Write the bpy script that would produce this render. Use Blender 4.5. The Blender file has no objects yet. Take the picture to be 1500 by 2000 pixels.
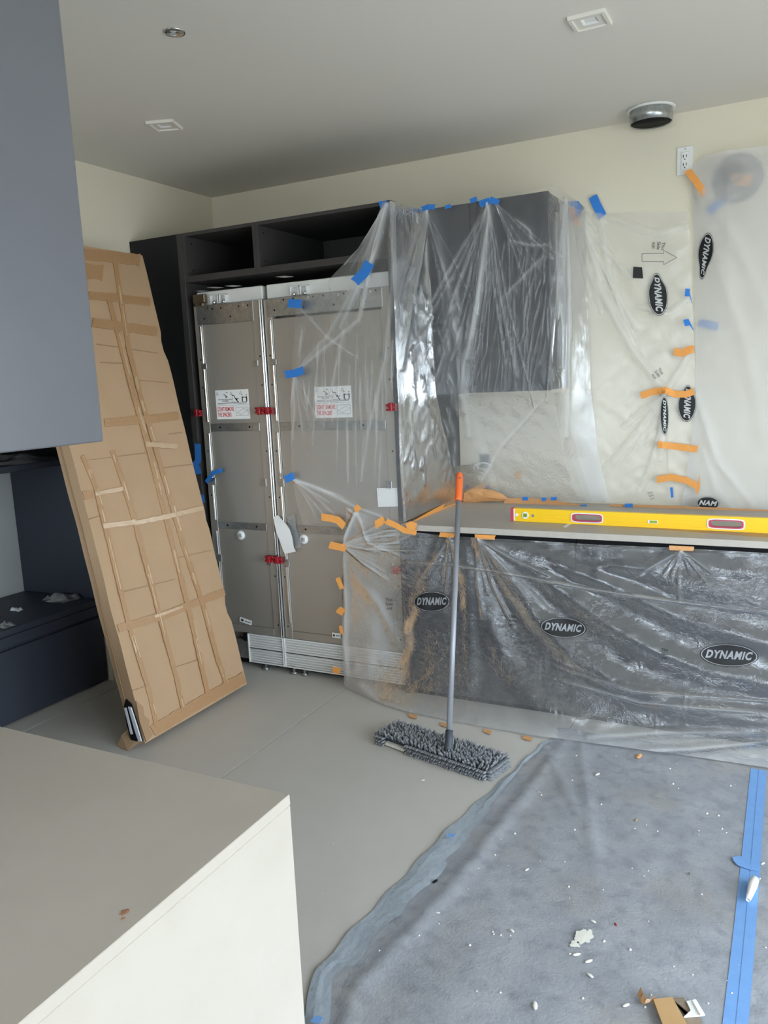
import bpy, bmesh, math, random
import numpy as np
from mathutils import Vector
from mathutils.bvhtree import BVHTree
random.seed(7); rng = np.random.default_rng(7)
scene = bpy.context.scene
COL = scene.collection

# ------------------------------------------------------------------ camera
CAM = np.array([3.3776, -4.2976, 1.6]); YAW, PITCH, ROLL, FPX = .4808, .1634, -.0448, 1567.2
_cy, _sy = math.cos(YAW), math.sin(YAW)
FWD = np.array([-_sy*math.cos(PITCH), _cy*math.cos(PITCH), -math.sin(PITCH)])
_r = np.array([_cy, _sy, 0.0]); _u = np.cross(_r, FWD)
RGT = math.cos(ROLL)*_r + math.sin(ROLL)*_u
UPV = -math.sin(ROLL)*_r + math.cos(ROLL)*_u
cd = bpy.data.cameras.new('camera'); cam = bpy.data.objects.new('camera', cd); COL.objects.link(cam)
from mathutils import Matrix
cam.matrix_world = Matrix(((RGT[0], UPV[0], -FWD[0], CAM[0]), (RGT[1], UPV[1], -FWD[1], CAM[1]), (RGT[2], UPV[2], -FWD[2], CAM[2]), (0, 0, 0, 1)))
cd.sensor_fit = 'VERTICAL'; cd.sensor_height = 24.0; cd.sensor_width = 18.0
cd.lens = FPX/2000*24.0; cd.clip_start = .02; cd.clip_end = 200
scene.camera = cam
def ray(px, py): return FWD + (px-750)/FPX*RGT - (py-1000)/FPX*UPV
def W(px, py, ax, val):                      # measured pixel -> point on a known plane of the room
    d = ray(px, py); return CAM + (val-CAM[ax])/d[ax]*d
def Wp(px, py, p0, n):
    d = ray(px, py); return CAM + np.dot(np.array(p0)-CAM, n)/np.dot(d, n)*d
def to_px(P):
    d = np.asarray(P)-CAM; z = d@FWD
    return np.stack([750+FPX*(d@RGT)/z, 1000-FPX*(d@UPV)/z], -1)

# ------------------------------------------------------------------ world, daylight, exposure
wd = bpy.data.worlds.new('world'); scene.world = wd; wd.use_nodes = True
bg = wd.node_tree.nodes['Background']; bg.inputs[0].default_value = (.76, .885, 1.0, 1); bg.inputs[1].default_value = 5.0
def portal(loc, rot, sx, sy):
    l = bpy.data.lights.new('window_portal', 'AREA'); l.shape = 'RECTANGLE'; l.size = sx; l.size_y = sy; l.cycles.is_portal = True
    o = bpy.data.objects.new('window_portal', l); o.location = loc; o.rotation_euler = rot; COL.objects.link(o)
XR, YN, H = 5.3, -7.4, 2.789
portal((XR+.02, -3.2, 1.1), (0, math.radians(90), 0), 2.1, 3.8)
portal((2.6, YN-.02, 1.65), (math.radians(90), 0, 0), 4.6, 1.6)
vs = scene.view_settings; vs.view_transform = 'Standard'; vs.look = 'None'; vs.gamma = 1; vs.use_curve_mapping = False
vs.exposure = 1.0
cy_ = scene.cycles; cy_.max_bounces = 7; cy_.diffuse_bounces = 4; cy_.glossy_bounces = 3; cy_.transparent_max_bounces = 12

# ------------------------------------------------------------------ materials
def lin(c):
    return tuple((v/255/12.92 if v/255 <= .04045 else ((v/255+.055)/1.055)**2.4) for v in c) + (1,)
def mat(name, col, rough=.6, metal=0, spec=.5, noise=None, bump=None, col2=None):
    """col/col2 in sRGB 0-255; noise=(scale, amount) mottling; bump=(scale,strength)"""
    m = bpy.data.materials.new(name); m.use_nodes = True; nt = m.node_tree; b = nt.nodes['Principled BSDF']
    b.inputs['Base Color'].default_value = lin(col); b.inputs['Roughness'].default_value = rough; b.inputs['Metallic'].default_value = metal
    b.inputs['Specular IOR Level'].default_value = spec
    tc = nt.nodes.new('ShaderNodeTexCoord')
    if noise:
        n = nt.nodes.new('ShaderNodeTexNoise'); n.inputs['Scale'].default_value = noise[0]; n.inputs['Detail'].default_value = 6; n.inputs['Roughness'].default_value = .62
        nt.links.new(tc.outputs['Object'], n.inputs['Vector'])
        r = nt.nodes.new('ShaderNodeValToRGB'); r.color_ramp.elements[0].position = .5-noise[1]; r.color_ramp.elements[1].position = .5+noise[1]
        r.color_ramp.elements[0].color = lin(col); r.color_ramp.elements[1].color = lin(col2 or col)
        nt.links.new(n.outputs['Fac'], r.inputs['Fac']); nt.links.new(r.outputs['Color'], b.inputs['Base Color'])
    if bump:
        n2 = nt.nodes.new('ShaderNodeTexNoise'); n2.inputs['Scale'].default_value = bump[0]; n2.inputs['Detail'].default_value = 4
        nt.links.new(tc.outputs['Object'], n2.inputs['Vector'])
        bp = nt.nodes.new('ShaderNodeBump'); bp.inputs['Strength'].default_value = bump[1]; bp.inputs['Distance'].default_value = .01
        nt.links.new(n2.outputs['Fac'], bp.inputs['Height']); nt.links.new(bp.outputs['Normal'], b.inputs['Normal'])
    return m
def film_mat(name, haze, gl, fine=.35, fscale=60, rough=.1, stretch=(1, 1, 1), col=(246, 246, 246), bunch=.45):
    """thin polyethylene sheet: see-through, a little milky, glossy and crumpled"""
    m = bpy.data.materials.new(name); m.use_nodes = True; nt = m.node_tree; N = nt.nodes; L = nt.links
    N.remove(N['Principled BSDF']); out = N['Material Output']
    tc = N.new('ShaderNodeTexCoord'); mp = N.new('ShaderNodeMapping'); mp.inputs['Scale'].default_value = stretch
    L.new(tc.outputs['Object'], mp.inputs['Vector'])
    n1 = N.new('ShaderNodeTexNoise'); n1.inputs['Scale'].default_value = fscale; n1.inputs['Detail'].default_value = 5; n1.inputs['Distortion'].default_value = 1.2
    L.new(mp.outputs['Vector'], n1.inputs['Vector'])
    s = N.new('ShaderNodeMath'); s.operation = 'SUBTRACT'; s.inputs[1].default_value = .5; L.new(n1.outputs['Fac'], s.inputs[0])
    a = N.new('ShaderNodeMath'); a.operation = 'ABSOLUTE'; L.new(s.outputs[0], a.inputs[0])
    n2 = N.new('ShaderNodeTexNoise'); n2.inputs['Scale'].default_value = 3.0; n2.inputs['Detail'].default_value = 2; L.new(mp.outputs['Vector'], n2.inputs['Vector'])
    rp = N.new('ShaderNodeMapRange'); rp.inputs[1].default_value = .38; rp.inputs[2].default_value = .62; rp.inputs[3].default_value = .25; rp.inputs[4].default_value = 1.0
    L.new(n2.outputs['Fac'], rp.inputs[0])
    bp = N.new('ShaderNodeBump'); bp.inputs['Distance'].default_value = .012; bp.inputs['Strength'].default_value = fine
    mu = N.new('ShaderNodeMath'); mu.operation = 'MULTIPLY'; L.new(a.outputs[0], mu.inputs[0]); L.new(rp.outputs[0], mu.inputs[1]); L.new(mu.outputs[0], bp.inputs['Height'])
    tr = N.new('ShaderNodeBsdfTransparent'); tr.inputs[0].default_value = (.985, .985, .985, 1)
    df = N.new('ShaderNodeBsdfDiffuse'); df.inputs[0].default_value = lin(col); tl = N.new('ShaderNodeBsdfTranslucent'); tl.inputs[0].default_value = lin(col)
    dm = N.new('ShaderNodeMixShader'); dm.inputs[0].default_value = .35; L.new(df.outputs[0], dm.inputs[1]); L.new(tl.outputs[0], dm.inputs[2])
    at = N.new('ShaderNodeAttribute'); at.attribute_name = 'bunch'; hb = N.new('ShaderNodeMath'); hb.operation = 'MULTIPLY_ADD'; hb.use_clamp = True
    hb.inputs[1].default_value = bunch; hb.inputs[2].default_value = haze; L.new(at.outputs['Fac'], hb.inputs[0])
    hz = N.new('ShaderNodeMixShader'); L.new(hb.outputs[0], hz.inputs[0]); L.new(tr.outputs[0], hz.inputs[1]); L.new(dm.outputs[0], hz.inputs[2])
    g = N.new('ShaderNodeBsdfGlossy'); g.inputs['Roughness'].default_value = rough; L.new(bp.outputs[0], g.inputs['Normal'])
    fr = N.new('ShaderNodeFresnel'); fr.inputs['IOR'].default_value = 1.5; L.new(bp.outputs[0], fr.inputs['Normal'])
    fm = N.new('ShaderNodeMath'); fm.operation = 'MULTIPLY'; fm.use_clamp = True; gb = N.new('ShaderNodeMath'); gb.operation = 'MULTIPLY_ADD'; gb.use_clamp = False; gb.inputs[1].default_value = -gl*.9; gb.inputs[2].default_value = gl; L.new(at.outputs['Fac'], gb.inputs[0])
    gm = N.new('ShaderNodeMath'); gm.operation = 'MAXIMUM'; gm.inputs[1].default_value = gl*.12; L.new(gb.outputs[0], gm.inputs[0])
    L.new(gm.outputs[0], fm.inputs[1]); L.new(fr.outputs[0], fm.inputs[0])
    mx = N.new('ShaderNodeMixShader'); L.new(fm.outputs[0], mx.inputs[0]); L.new(hz.outputs[0], mx.inputs[1]); L.new(g.outputs[0], mx.inputs[2])
    L.new(mx.outputs[0], out.inputs[0])
    return m
M = {}
M['wall'] = mat('cream_paint', (228, 220, 200), .85, bump=(140, .05))
M['ceil'] = mat('ceiling_paint', (226, 221, 212), .9)
M['niche_wall'] = mat('grey_plaster', (196, 198, 196), .85)
M['tile'] = mat('grey_porcelain', (190, 187, 181), .45, noise=(2.2, .3), col2=(202, 198, 192), spec=.4)
M['joint'] = mat('grout', (128, 125, 120), .9)
M['stone'] = mat('sintered_stone', (170, 161, 149), .6, noise=(3.5, .3), col2=(181, 173, 162), spec=.35)
M['counter'] = mat('counter_stone', (176, 168, 157), .5, noise=(30, .35), col2=(188, 181, 171), spec=.4)
M['dark'] = mat('anthracite_lacquer', (52, 52, 57), .5, spec=.4)
M['carcass'] = mat('brown_grey_melamine', (66, 63, 62), .6, spec=.3)
M['black'] = mat('black_panel', (20, 21, 25), .5, spec=.3)
M['hang'] = mat('grey_satin_front', (84, 85, 90), .36, spec=.5, noise=(1.6, .35), col2=(94, 95, 100))
M['bench'] = mat('navy_grey_front', (50, 54, 64), .5, spec=.45)
M['blk'] = mat('soft_black', (18, 18, 20), .7, spec=.2)
M['steel'] = mat('bare_steel', (172, 166, 157), .45, metal=.55)
M['zinc'] = mat('galvanised_zinc', (196, 199, 198), .3, metal=.85, noise=(40, .3), col2=(150, 152, 152))
M['chrome'] = mat('bright_rail', (226, 228, 230), .16, metal=1)
M['whitep'] = mat('white_plastic', (232, 232, 229), .45)
M['brass'] = mat('hinge_bronze', (140, 122, 102), .35, metal=.8)
M['redp'] = mat('red_plastic', (150, 20, 34), .35)
M['paper'] = mat('white_paper', (238, 238, 236), .7)
M['ink'] = mat('black_ink', (24, 24, 26), .6)
M['redink'] = mat('red_ink', (214, 40, 44), .6)
M['inkgrey'] = mat('grey_ink', (120, 120, 122), .6)
M['letter'] = mat('pale_lettering', (206, 206, 204), .6)
M['letter_dim'] = mat('grey_lettering', (150, 151, 154), .6)
M['blue'] = mat('blue_masking_tape', (48, 128, 214), .7, bump=(90, .2))
M['bluef'] = mat('blue_floor_tape', (106, 150, 208), .75, noise=(25, .4), col2=(120, 164, 216))
M['orange'] = mat('orange_masking_tape', (240, 164, 84), .75, bump=(90, .25))
M['kraft'] = mat('kraft_tape', (214, 158, 104), .6, bump=(60, .3))
M['card'] = mat('corrugated_card', (184, 153, 120), .85, noise=(5, .35), col2=(175, 144, 112), bump=(300, .05))
M['cardside'] = mat('card_edge', (160, 128, 96), .85)
M['cardtape'] = mat('brown_parcel_tape', (170, 132, 94), .32, spec=.5, bump=(70, .25))
M['crease'] = mat('wrinkled_clear_tape', (194, 164, 130), .25, spec=.8, bump=(60, .2))
M['yellow'] = mat('yellow_enamel', (252, 204, 8), .38)
M['pink'] = mat('magenta_rubber', (196, 62, 92), .5)
M['vial'] = mat('green_vial', (150, 176, 60), .15)
M['mopgrey'] = mat('grey_chenille', (120, 122, 127), .9, noise=(60, .2), col2=(142, 144, 148))
M['pole'] = mat('grey_enamel_pole', (152, 154, 160), .35, metal=.2)
M['poledark'] = mat('dark_grey_plastic', (70, 76, 84), .5)
M['grip'] = mat('orange_grip', (244, 112, 52), .5)
M['cloth'] = mat('grey_felt', (140, 143, 150), .92, noise=(7, .2), col2=(163, 165, 170), bump=(110, .2))
def _dirt(m):
    nt = m.node_tree; b = nt.nodes['Principled BSDF']; tc = nt.nodes.new('ShaderNodeTexCoord'); src = b.inputs['Base Color'].links[0].from_socket
    for sc, lo, hi, col, st in ((2.3, .52, .75, (152, 146, 136), (1, 1, 1)), (18, .50, .80, (118, 121, 128), (1, 1, 1)), (5, .62, .76, (126, 128, 134), (1, .4, 1))):
        mp = nt.nodes.new('ShaderNodeMapping'); mp.inputs['Scale'].default_value = st; mp.inputs['Rotation'].default_value = (0, 0, .6); nt.links.new(tc.outputs['Object'], mp.inputs['Vector'])
        n = nt.nodes.new('ShaderNodeTexNoise'); n.inputs['Scale'].default_value = sc; n.inputs['Detail'].default_value = 7; nt.links.new(mp.outputs[0], n.inputs['Vector'])
        mr = nt.nodes.new('ShaderNodeMapRange'); mr.inputs[1].default_value = lo; mr.inputs[2].default_value = hi; mr.inputs[4].default_value = .75; nt.links.new(n.outputs['Fac'], mr.inputs[0])
        mx = nt.nodes.new('ShaderNodeMix'); mx.data_type = 'RGBA'; nt.links.new(mr.outputs[0], mx.inputs[0]); nt.links.new(src, mx.inputs[6]); mx.inputs[7].default_value = lin(col); src = mx.outputs[2]
    nt.links.new(src, b.inputs['Base Color'])
_dirt(M['cloth'])
M['hem'] = mat('pale_felt_backing', (146, 156, 166), .9, noise=(12, .3), col2=(164, 172, 180), bump=(50, .3))
M['chip'] = mat('plaster_chip', (226, 222, 212), .8)
M['wood'] = mat('pale_wood', (196, 160, 112), .6, noise=(8, .3), col2=(182, 144, 98))
M['darkwood'] = mat('mottled_brown_paper', (128, 112, 96), .8, noise=(30, .2), col2=(150, 134, 116))
M['foam'] = mat('white_foam', (214, 216, 222), .6)
M['filmA'] = film_mat('clear_film_front', .13, 1.0, .35, 26, .16, (1, 1, .3), bunch=.55)
M['filmB'] = film_mat('clear_film_wall_units', .10, .8, .5, 26, .17, (1, 1, .6), bunch=.42)
M['filmC'] = film_mat('milky_film_wall', .25, .9, .3, 18, .25)
M['filmD'] = film_mat('milky_film_hood', .6, .4, .12, 14, .4)
M['filmE'] = film_mat('clear_film_base', .10, 2.4, .6, 32, .11, (1, 1, 1.3), bunch=.42)
M['crumple'] = film_mat('crumpled_film', .3, 3.0, .8, 30, .12)

# ------------------------------------------------------------------ object helpers
ORG = {}
def thing(name, label, cat, base, group=None):
    o = bpy.data.objects.new(name, None); COL.objects.link(o); o.location = base; o.empty_display_size = .1
    o['label'] = label; o['category'] = cat
    if group: o['group'] = group
    ORG[o] = np.array(base, float); return o
def structure_root(name, base):
    o = bpy.data.objects.new(name, None); COL.objects.link(o); o.location = base; o['kind'] = 'structure'; ORG[o] = np.array(base, float); return o
def mesh_obj(name, verts, faces, m, parent=None, smooth=False, label=None, cat=None, group=None, kind=None, base=None):
    verts = np.asarray(verts, float).reshape(-1, 3)
    if parent is not None: org = ORG[parent]
    else: org = np.array(base if base is not None else (verts[:, 0].mean(), verts[:, 1].mean(), verts[:, 2].min()), float)
    me = bpy.data.meshes.new(name); me.from_pydata([tuple(v) for v in (verts-org)], [], [tuple(f) for f in faces]); me.update()
    o = bpy.data.objects.new(name, me); COL.objects.link(o)
    if m is not None: me.materials.append(M[m] if isinstance(m, str) else m)
    if smooth: me.polygons.foreach_set('use_smooth', [True]*len(me.polygons))
    if parent is not None: o.parent = parent
    else: o.location = org
    ORG[o] = org
    if label: o['label'] = label
    if cat: o['category'] = cat
    if group: o['group'] = group
    if kind: o['kind'] = kind
    return o
def bm_data(bm):
    bm.verts.index_update(); v = [tuple(x.co) for x in bm.verts]; f = [[w.index for w in x.verts] for x in bm.faces]; bm.free(); return v, f
def box_data(lo, hi, bev=.002, seg=1):
    bm = bmesh.new(); bmesh.ops.create_cube(bm, size=1)
    lo = np.minimum(lo, hi) if False else np.array(lo, float); hi = np.array(hi, float)
    lo2, hi2 = np.minimum(lo, hi), np.maximum(lo, hi); s = hi2-lo2; c = (lo2+hi2)/2
    for v in bm.verts: v.co = Vector(c + np.array(v.co)*s)
    b = min(bev, .35*float(s.min()))
    if b > 1e-5: bmesh.ops.bevel(bm, geom=bm.edges[:], offset=b, segments=seg, affect='EDGES', profile=.5)
    return bm_data(bm)
def box(name, lo, hi, m, parent=None, bev=.002, seg=1, **k):
    v, f = box_data(lo, hi, bev, seg); return mesh_obj(name, v, f, m, parent, **k)
class MB:
    def __init__(s): s.v = []; s.f = []
    def add(s, v, f):
        n = len(s.v); s.v += [tuple(x) for x in v]; s.f += [[i+n for i in q] for q in f]; return s
    def box(s, lo, hi, bev=.001): return s.add(*box_data(lo, hi, bev))
    def build(s, name, m, parent=None, **k): return mesh_obj(name, s.v, s.f, m, parent, **k)
def lathe(p0, p1, prof, n=20):
    """revolve profile [(t along axis 0..1, radius)] around p0->p1"""
    p0 = np.array(p0, float); p1 = np.array(p1, float); ax = p1-p0; L = np.linalg.norm(ax); d = ax/L
    a = np.cross(d, (0, 0, 1) if abs(d[2]) < .9 else (1, 0, 0)); a /= np.linalg.norm(a); b = np.cross(d, a)
    v = []; f = []
    for t, r in prof:
        for i in range(n):
            w = 2*math.pi*i/n; v.append(p0+ax*t + r*(math.cos(w)*a+math.sin(w)*b))
    for j in range(len(prof)-1):
        for i in range(n): f.append([j*n+i, j*n+(i+1) % n, (j+1)*n+(i+1) % n, (j+1)*n+i])
    if prof[0][1] > 1e-6: f.append(list(range(n))[::-1])
    if prof[-1][1] > 1e-6: f.append([(len(prof)-1)*n+i for i in range(n)])
    return v, f
def tube(p0, p1, r, n=12): return lathe(p0, p1, [(0, r), (1, r)], n)
def pts_tube(pts, r, n=8):
    mb = MB()
    for a, b in zip(pts[:-1], pts[1:]): mb.add(*tube(a, b, r, n))
    return mb.v, mb.f
def prism(poly, off):
    """extrude a 3D polygon by vector off"""
    n = len(poly); v = [tuple(p) for p in poly]+[tuple(np.array(p)+np.array(off)) for p in poly]
    f = [list(range(n))[::-1], list(range(n, 2*n))]+[[i, (i+1) % n, n+(i+1) % n, n+i] for i in range(n)]
    return v, f
def text_mesh(body, size, shear=0., bold=0., align='CENTER', spacing=1.):
    c = bpy.data.curves.new('t', 'FONT'); c.body = body; c.size = size; c.shear = shear; c.offset = bold; c.align_x = align; c.align_y = 'CENTER'
    c.space_character = spacing; c.resolution_u = 3; c.space_line = .95
    o = bpy.data.objects.new('t', c); COL.objects.link(o); dg = bpy.context.evaluated_depsgraph_get()
    me = bpy.data.meshes.new_from_object(o.evaluated_get(dg))
    v = np.array([x.co[:] for x in me.vertices]).reshape(-1, 3); f = [list(p.vertices) for p in me.polygons]
    bpy.data.objects.remove(o); bpy.data.curves.remove(c); bpy.data.meshes.remove(me)
    return v, f

# ------------------------------------------------------------------ the room
def slab(name, lo, hi, m, parent=None, **k): return box(name, lo, hi, m, parent, 0, kind=None if parent else 'structure', **k)
XB, YB = 1.298, 0.0
floor = slab('floor', (-.8, YN, -.12), (XR, .12, -.006), 'joint')
tj = .0025
xs = [-1.102, .098, 1.298, 2.498, 3.698, 4.898, 5.3]; ys = [.0, -3.0, -5.4, -7.4]
for i in range(len(xs)-1):
    for j in range(len(ys)-1):
        x0, x1 = max(xs[i]+tj, -.75), xs[i+1]-tj
        box('tile', (x0, ys[j+1]+tj, -.0058), (x1, ys[j]-tj, 0), 'tile', floor, .0008)
slab('ceiling', (-.8, YN, H), (XR, .12, H+.12), 'ceil')
slab('wall_back', (-.8, 0, 0), (XR, .12, H), 'wall')
slab('wall_left', (-.8, -1.2, 0), (0, 0, H), 'wall')
slab('wall_niche', (-.8, -5.2, 0), (-.62, -1.2, H), 'niche_wall')
slab('wall_niche_header', (-.62, -5.2, 2.2), (0, -1.2, H), 'wall')
slab('wall_left_near', (-.8, YN, 0), (0, -5.2, H), 'wall')
# right wall: wide glazed opening; near wall: window added as fill light (both outside the frame)
wr = structure_root('wall_right', (XR, -3.7, 0))
for lo, hi in (((XR, YN, 0), (XR+.15, -5.1, H)), ((XR, -1.3, 0), (XR+.15, .12, H)), ((XR, -5.1, 2.15), (XR+.15, -1.3, H)), ((XR, -5.1, 0), (XR+.15, -1.3, .06))):
    box('wall_section', lo, hi, 'wall', wr, 0)
w1 = structure_root('window_1', (XR+.05, -3.7, .06))
for yy in (-5.1, -3.85, -2.6, -1.35): box('window_frame', (XR+.03, yy, .06), (XR+.1, yy+.05, 2.15), 'dark', w1, 0)
wn = structure_root('wall_near', (3, YN, 0))
for lo, hi in (((-.8, YN-.15, 0), (.3, YN, H)), ((4.9, YN-.15, 0), (XR+.15, YN, H)), ((.3, YN-.15, 2.45), (4.9, YN, H)), ((.3, YN-.15, 0), (4.9, YN, .85))):
    box('wall_section', lo, hi, 'wall', wn, 0)
w2 = structure_root('window_2', (4, YN-.08, .4))
for xx in (.3, 1.82, 3.33, 4.85): box('window_frame', (xx, YN-.1, .85), (xx+.05, YN-.04, 2.45), 'dark', w2, 0)
M['patio'] = mat('pale_concrete', (190, 184, 174), .9)
box('ground', (-8, -25, -.3), (26, 18, -.14), 'patio', None, 0, kind='structure')  # unseen pale ground outside, added to bounce daylight up to the ceiling

# ------------------------------------------------------------------ ceiling fittings
def square_light(px, py, rot, label, s=.075):
    c = W(px, py, 2, H); t = thing('recessed_light', label, 'ceiling light', (c[0], c[1], H), 'recessed ceiling lights')
    def P(x, y, z): return (c[0]+x*math.cos(rot)-y*math.sin(rot), c[1]+x*math.sin(rot)+y*math.cos(rot), H+z)
    def ring(a0, z0, a1, z1):
        v = [P(sx*a0, sy*a0, z0) for sx, sy in ((-1, -1), (1, -1), (1, 1), (-1, 1))]+[P(sx*a1, sy*a1, z1) for sx, sy in ((-1, -1), (1, -1), (1, 1), (-1, 1))]
        return v, [[i, (i+1) % 4, 4+(i+1) % 4, 4+i] for i in range(4)]
    mb = MB(); mb.add(*ring(s, 0, s*.97, -.012)); mb.add(*ring(s*.97, -.012, s*.80, -.012)); mb.add(*ring(s*.80, -.012, s*.78, -.006)); mb.add(*ring(s*.78, -.006, s*.42, -.006))
    mb.build('trim_ring', 'ceil', t)
    mb = MB(); mb.add(*ring(s*.42, -.006, s*.30, -.0008)); mb.add([P(x*s*.30, y*s*.30, -.0008) for x, y in ((-1, -1), (1, -1), (1, 1), (-1, 1))], [[0, 1, 2, 3]])
    mb.build('lamp_well', 'paper', t)
square_light(1152, 38, 0, 'square white recessed light in the ceiling right of centre', .064)
square_light(321, 243, .35, 'square white recessed light in the ceiling near the left corner', .064)
c = W(341, 62, 2, H); t = thing('bare_light_can', 'small bare round light can without trim at upper left of the ceiling', 'ceiling light', (c[0], c[1], H), 'recessed ceiling lights')
v, f = lathe((c[0], c[1], H+.0), (c[0], c[1], H-.004), [(0, .036), (1, .036), (1, .030), (.3, .028)], 24); mesh_obj('rim', v, f, 'chrome', t, True)
for k in range(5):
    a = k*1.3; x, y = c[0]+.018*math.cos(a), c[1]+.018*math.sin(a)
    v, f = prism([(x-.008, y-.004, H-.003), (x+.010, y-.006, H-.008), (x+.006, y+.008, H-.004)], (0, 0, -.0015)); mesh_obj('foil_scrap', v, f, 'zinc' if k % 2 else 'paper', t)
# duct collar by the back wall
dc_ = np.array([2.712, -.155, H]); t = thing('duct_collar', 'round galvanised duct collar poking through the ceiling', 'duct', tuple(dc_))
R_ = .095; v, f = lathe(dc_, dc_+(0, 0, -.066), [(0, R_), (.35, R_), (.4, R_+.002), (1, R_), (1, R_-.002), (0.02, R_-.003), (.02, .001)], 40); mesh_obj('collar', v[:], f, 'zinc', t, True)
v, f = lathe(dc_+(0, 0, -.0015), dc_+(0, 0, -.010), [(0, R_-.006), (0, R_+.014), (1, R_+.012), (1, R_+.001)], 40); mesh_obj('plaster_ring', v, f, 'whitep', t, True)
v, f = lathe(dc_+(0, 0, -.062), dc_+(0, 0, -.004), [(0, R_-.0045), (1, R_-.005), (1, .001)], 40); mesh_obj('dark_liner', v, f, 'blk', t, True)

# ------------------------------------------------------------------ outlet
t = thing('wall_outlet', 'white duplex wall outlet near the ceiling by the duct collar', 'outlet', (2.846, 0, 2.505))
box('cover_plate', (2.81, -.008, 2.505), (2.884, -.0005, 2.632), 'whitep', t, .002)
box('socket_face', (2.829, -.012, 2.53), (2.865, -.006, 2.608), 'paper', t, .002)
for zc in (2.588, 2.550):
    mb = MB(); mb.box((2.838, -.0135, zc-.006), (2.841, -.0105, zc+.008), 0); mb.box((2.852, -.0135, zc-.005), (2.855, -.0105, zc+.007), 0); mb.box((2.844, -.0135, zc-.016), (2.849, -.0105, zc-.011), 0); mb.build('slots', 'ink', t)
v, f = tube((2.847, -.007, 2.622), (2.847, -.010, 2.622), .003, 10); mesh_obj('screw', v, f, 'zinc', t)

# ------------------------------------------------------------------ left built-in bench, niche panel, shelf
t = thing('bench_cabinet', 'low dark bench cabinet built along the left wall', 'cabinet', (-.32, -3.0, 0))
box('body', (-.615, -5.1, .0), (-.05, -1.206, .44), 'bench', t, .003)
W_ = .0
box('bench_top', (-.615, -5.1, .441), (-.03, -1.206, .477), 'bench', t, .006, 2)
for y0, y1 in ((-2.55, -1.21), (-3.9, -2.56), (-5.1, -3.91)):
    box('drawer_front', (-.049, y0, .012), (-.03, y1, .372), 'bench', t, .003)
    box('upper_rail', (-.049, y0, .385), (-.033, y1, .439), 'bench', t, .003)
box('niche_side_panel', (-.615, -1.23, .478), (-.004, -1.203, 1.235), 'bench', None, .002, label='upright dark side panel at the far end of the bench niche', cat='panel')
t = thing('niche_shelf_cabinet', 'dark open shelf hung over the bench in the left niche', 'shelf', (-.3, -3, 1.236))
box('shelf_board', (-.615, -5.1, 1.236), (-.006, -1.205, 1.268), 'bench', t, .003)
box('back_panel', (-.615, -5.1, 1.269), (-.595, -1.205, 2.19), 'blk', t, .002)
box('side_panel', (-.594, -1.225, 1.269), (-.006, -1.205, 2.19), 'blk', t, .002)
def crumple(name, cx, cy, z, lx, ly, hgt, m, label, cat, n=26, seed=1, rot=0.):
    r = np.random.default_rng(seed); ph = r.uniform(0, 6.28, 12); k = r.uniform(-9, 9, (12, 2)); v = []; f = []
    for i in range(n):
        for j in range(n):
            a, b = i/(n-1)*2-1, j/(n-1)*2-1
            e = max(0, 1-max(abs(a), abs(b))**3); hh = .5+.5*sum(math.sin(k[q][0]*a+k[q][1]*b+ph[q]) for q in range(12))/4
            wob = 1+.18*math.sin(4*a+ph[0])*math.cos(3*b+ph[1])
            x, y = a*lx*wob, b*ly*wob
            v.append((cx+x*math.cos(rot)-y*math.sin(rot), cy+x*math.sin(rot)+y*math.cos(rot), z+.001+max(0, hh)*hgt*e))
    for i in range(n-1):
        for j in range(n-1): f.append([i*n+j, (i+1)*n+j, (i+1)*n+j+1, i*n+j+1])
    return mesh_obj(name, v, f, m, None, True, label=label, cat=cat)
crumple('crumpled_film', -.16, -1.72, 1.269, .14, .38, .05, 'crumple', 'crumpled clear film lying on the dark niche shelf', 'plastic film', seed=3)
p = W(135, 1166, 2, .48)+np.array((-.02, -.04, 0)); crumple('film_scrap', p[0], p[1], .478, .10, .07, .05, 'crumple', 'crumpled film scrap on the bench top beside the cardboard', 'plastic film', 16, 5)
p = W(33, 1191, 2, .48); crumple('foil_scrap', p[0], p[1], .478, .035, .02, .02, 'foam', 'tiny white foil scrap in the middle of the bench top', 'scrap', 10, 6)
p = W(8, 1222, 2, .48); crumple('film_scrap', p[0], p[1], .478, .05, .03, .02, 'crumple', 'pale film scrap at the front edge of the bench top', 'plastic film', 12, 8)

# ------------------------------------------------------------------ hanging cabinet over the island, island
t = thing('hanging_cabinet', 'big satin grey cabinet hanging over the island at upper left', 'cabinet', (1.75, -4.1, 1.505))
box('body', (1.34, -5.0, 1.515), (2.149, -3.158, H-.001), 'dark', t, .002)
box('side_front', (2.15, -5.0, 1.505), (2.17, -3.152, H-.001), 'hang', t, .003, 2)
t = thing('kitchen_island', 'large stone kitchen island with pale waterfall side at lower left', 'island', (1.4, -4.3, 0))
xi, yi, hi_ = 2.611, -3.23, .895
v, f = prism([(0.3, yi-.0, hi_), (xi, yi, hi_), (xi, -5.3, hi_), (.3, -5.3, hi_)], (0, 0, -.02)); 
box('top_slab', (.3, -5.3, hi_-.02), (xi, yi, hi_), 'stone', t, .0012)
box('waterfall_side', (xi-.02, -5.3, 0), (xi-.0003, yi-.0003, hi_-.0203), 'stone', t, .0012)
box('body', (.33, -5.27, 0), (xi-.021, yi-.03, hi_-.021), 'dark', t, .002)
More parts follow.
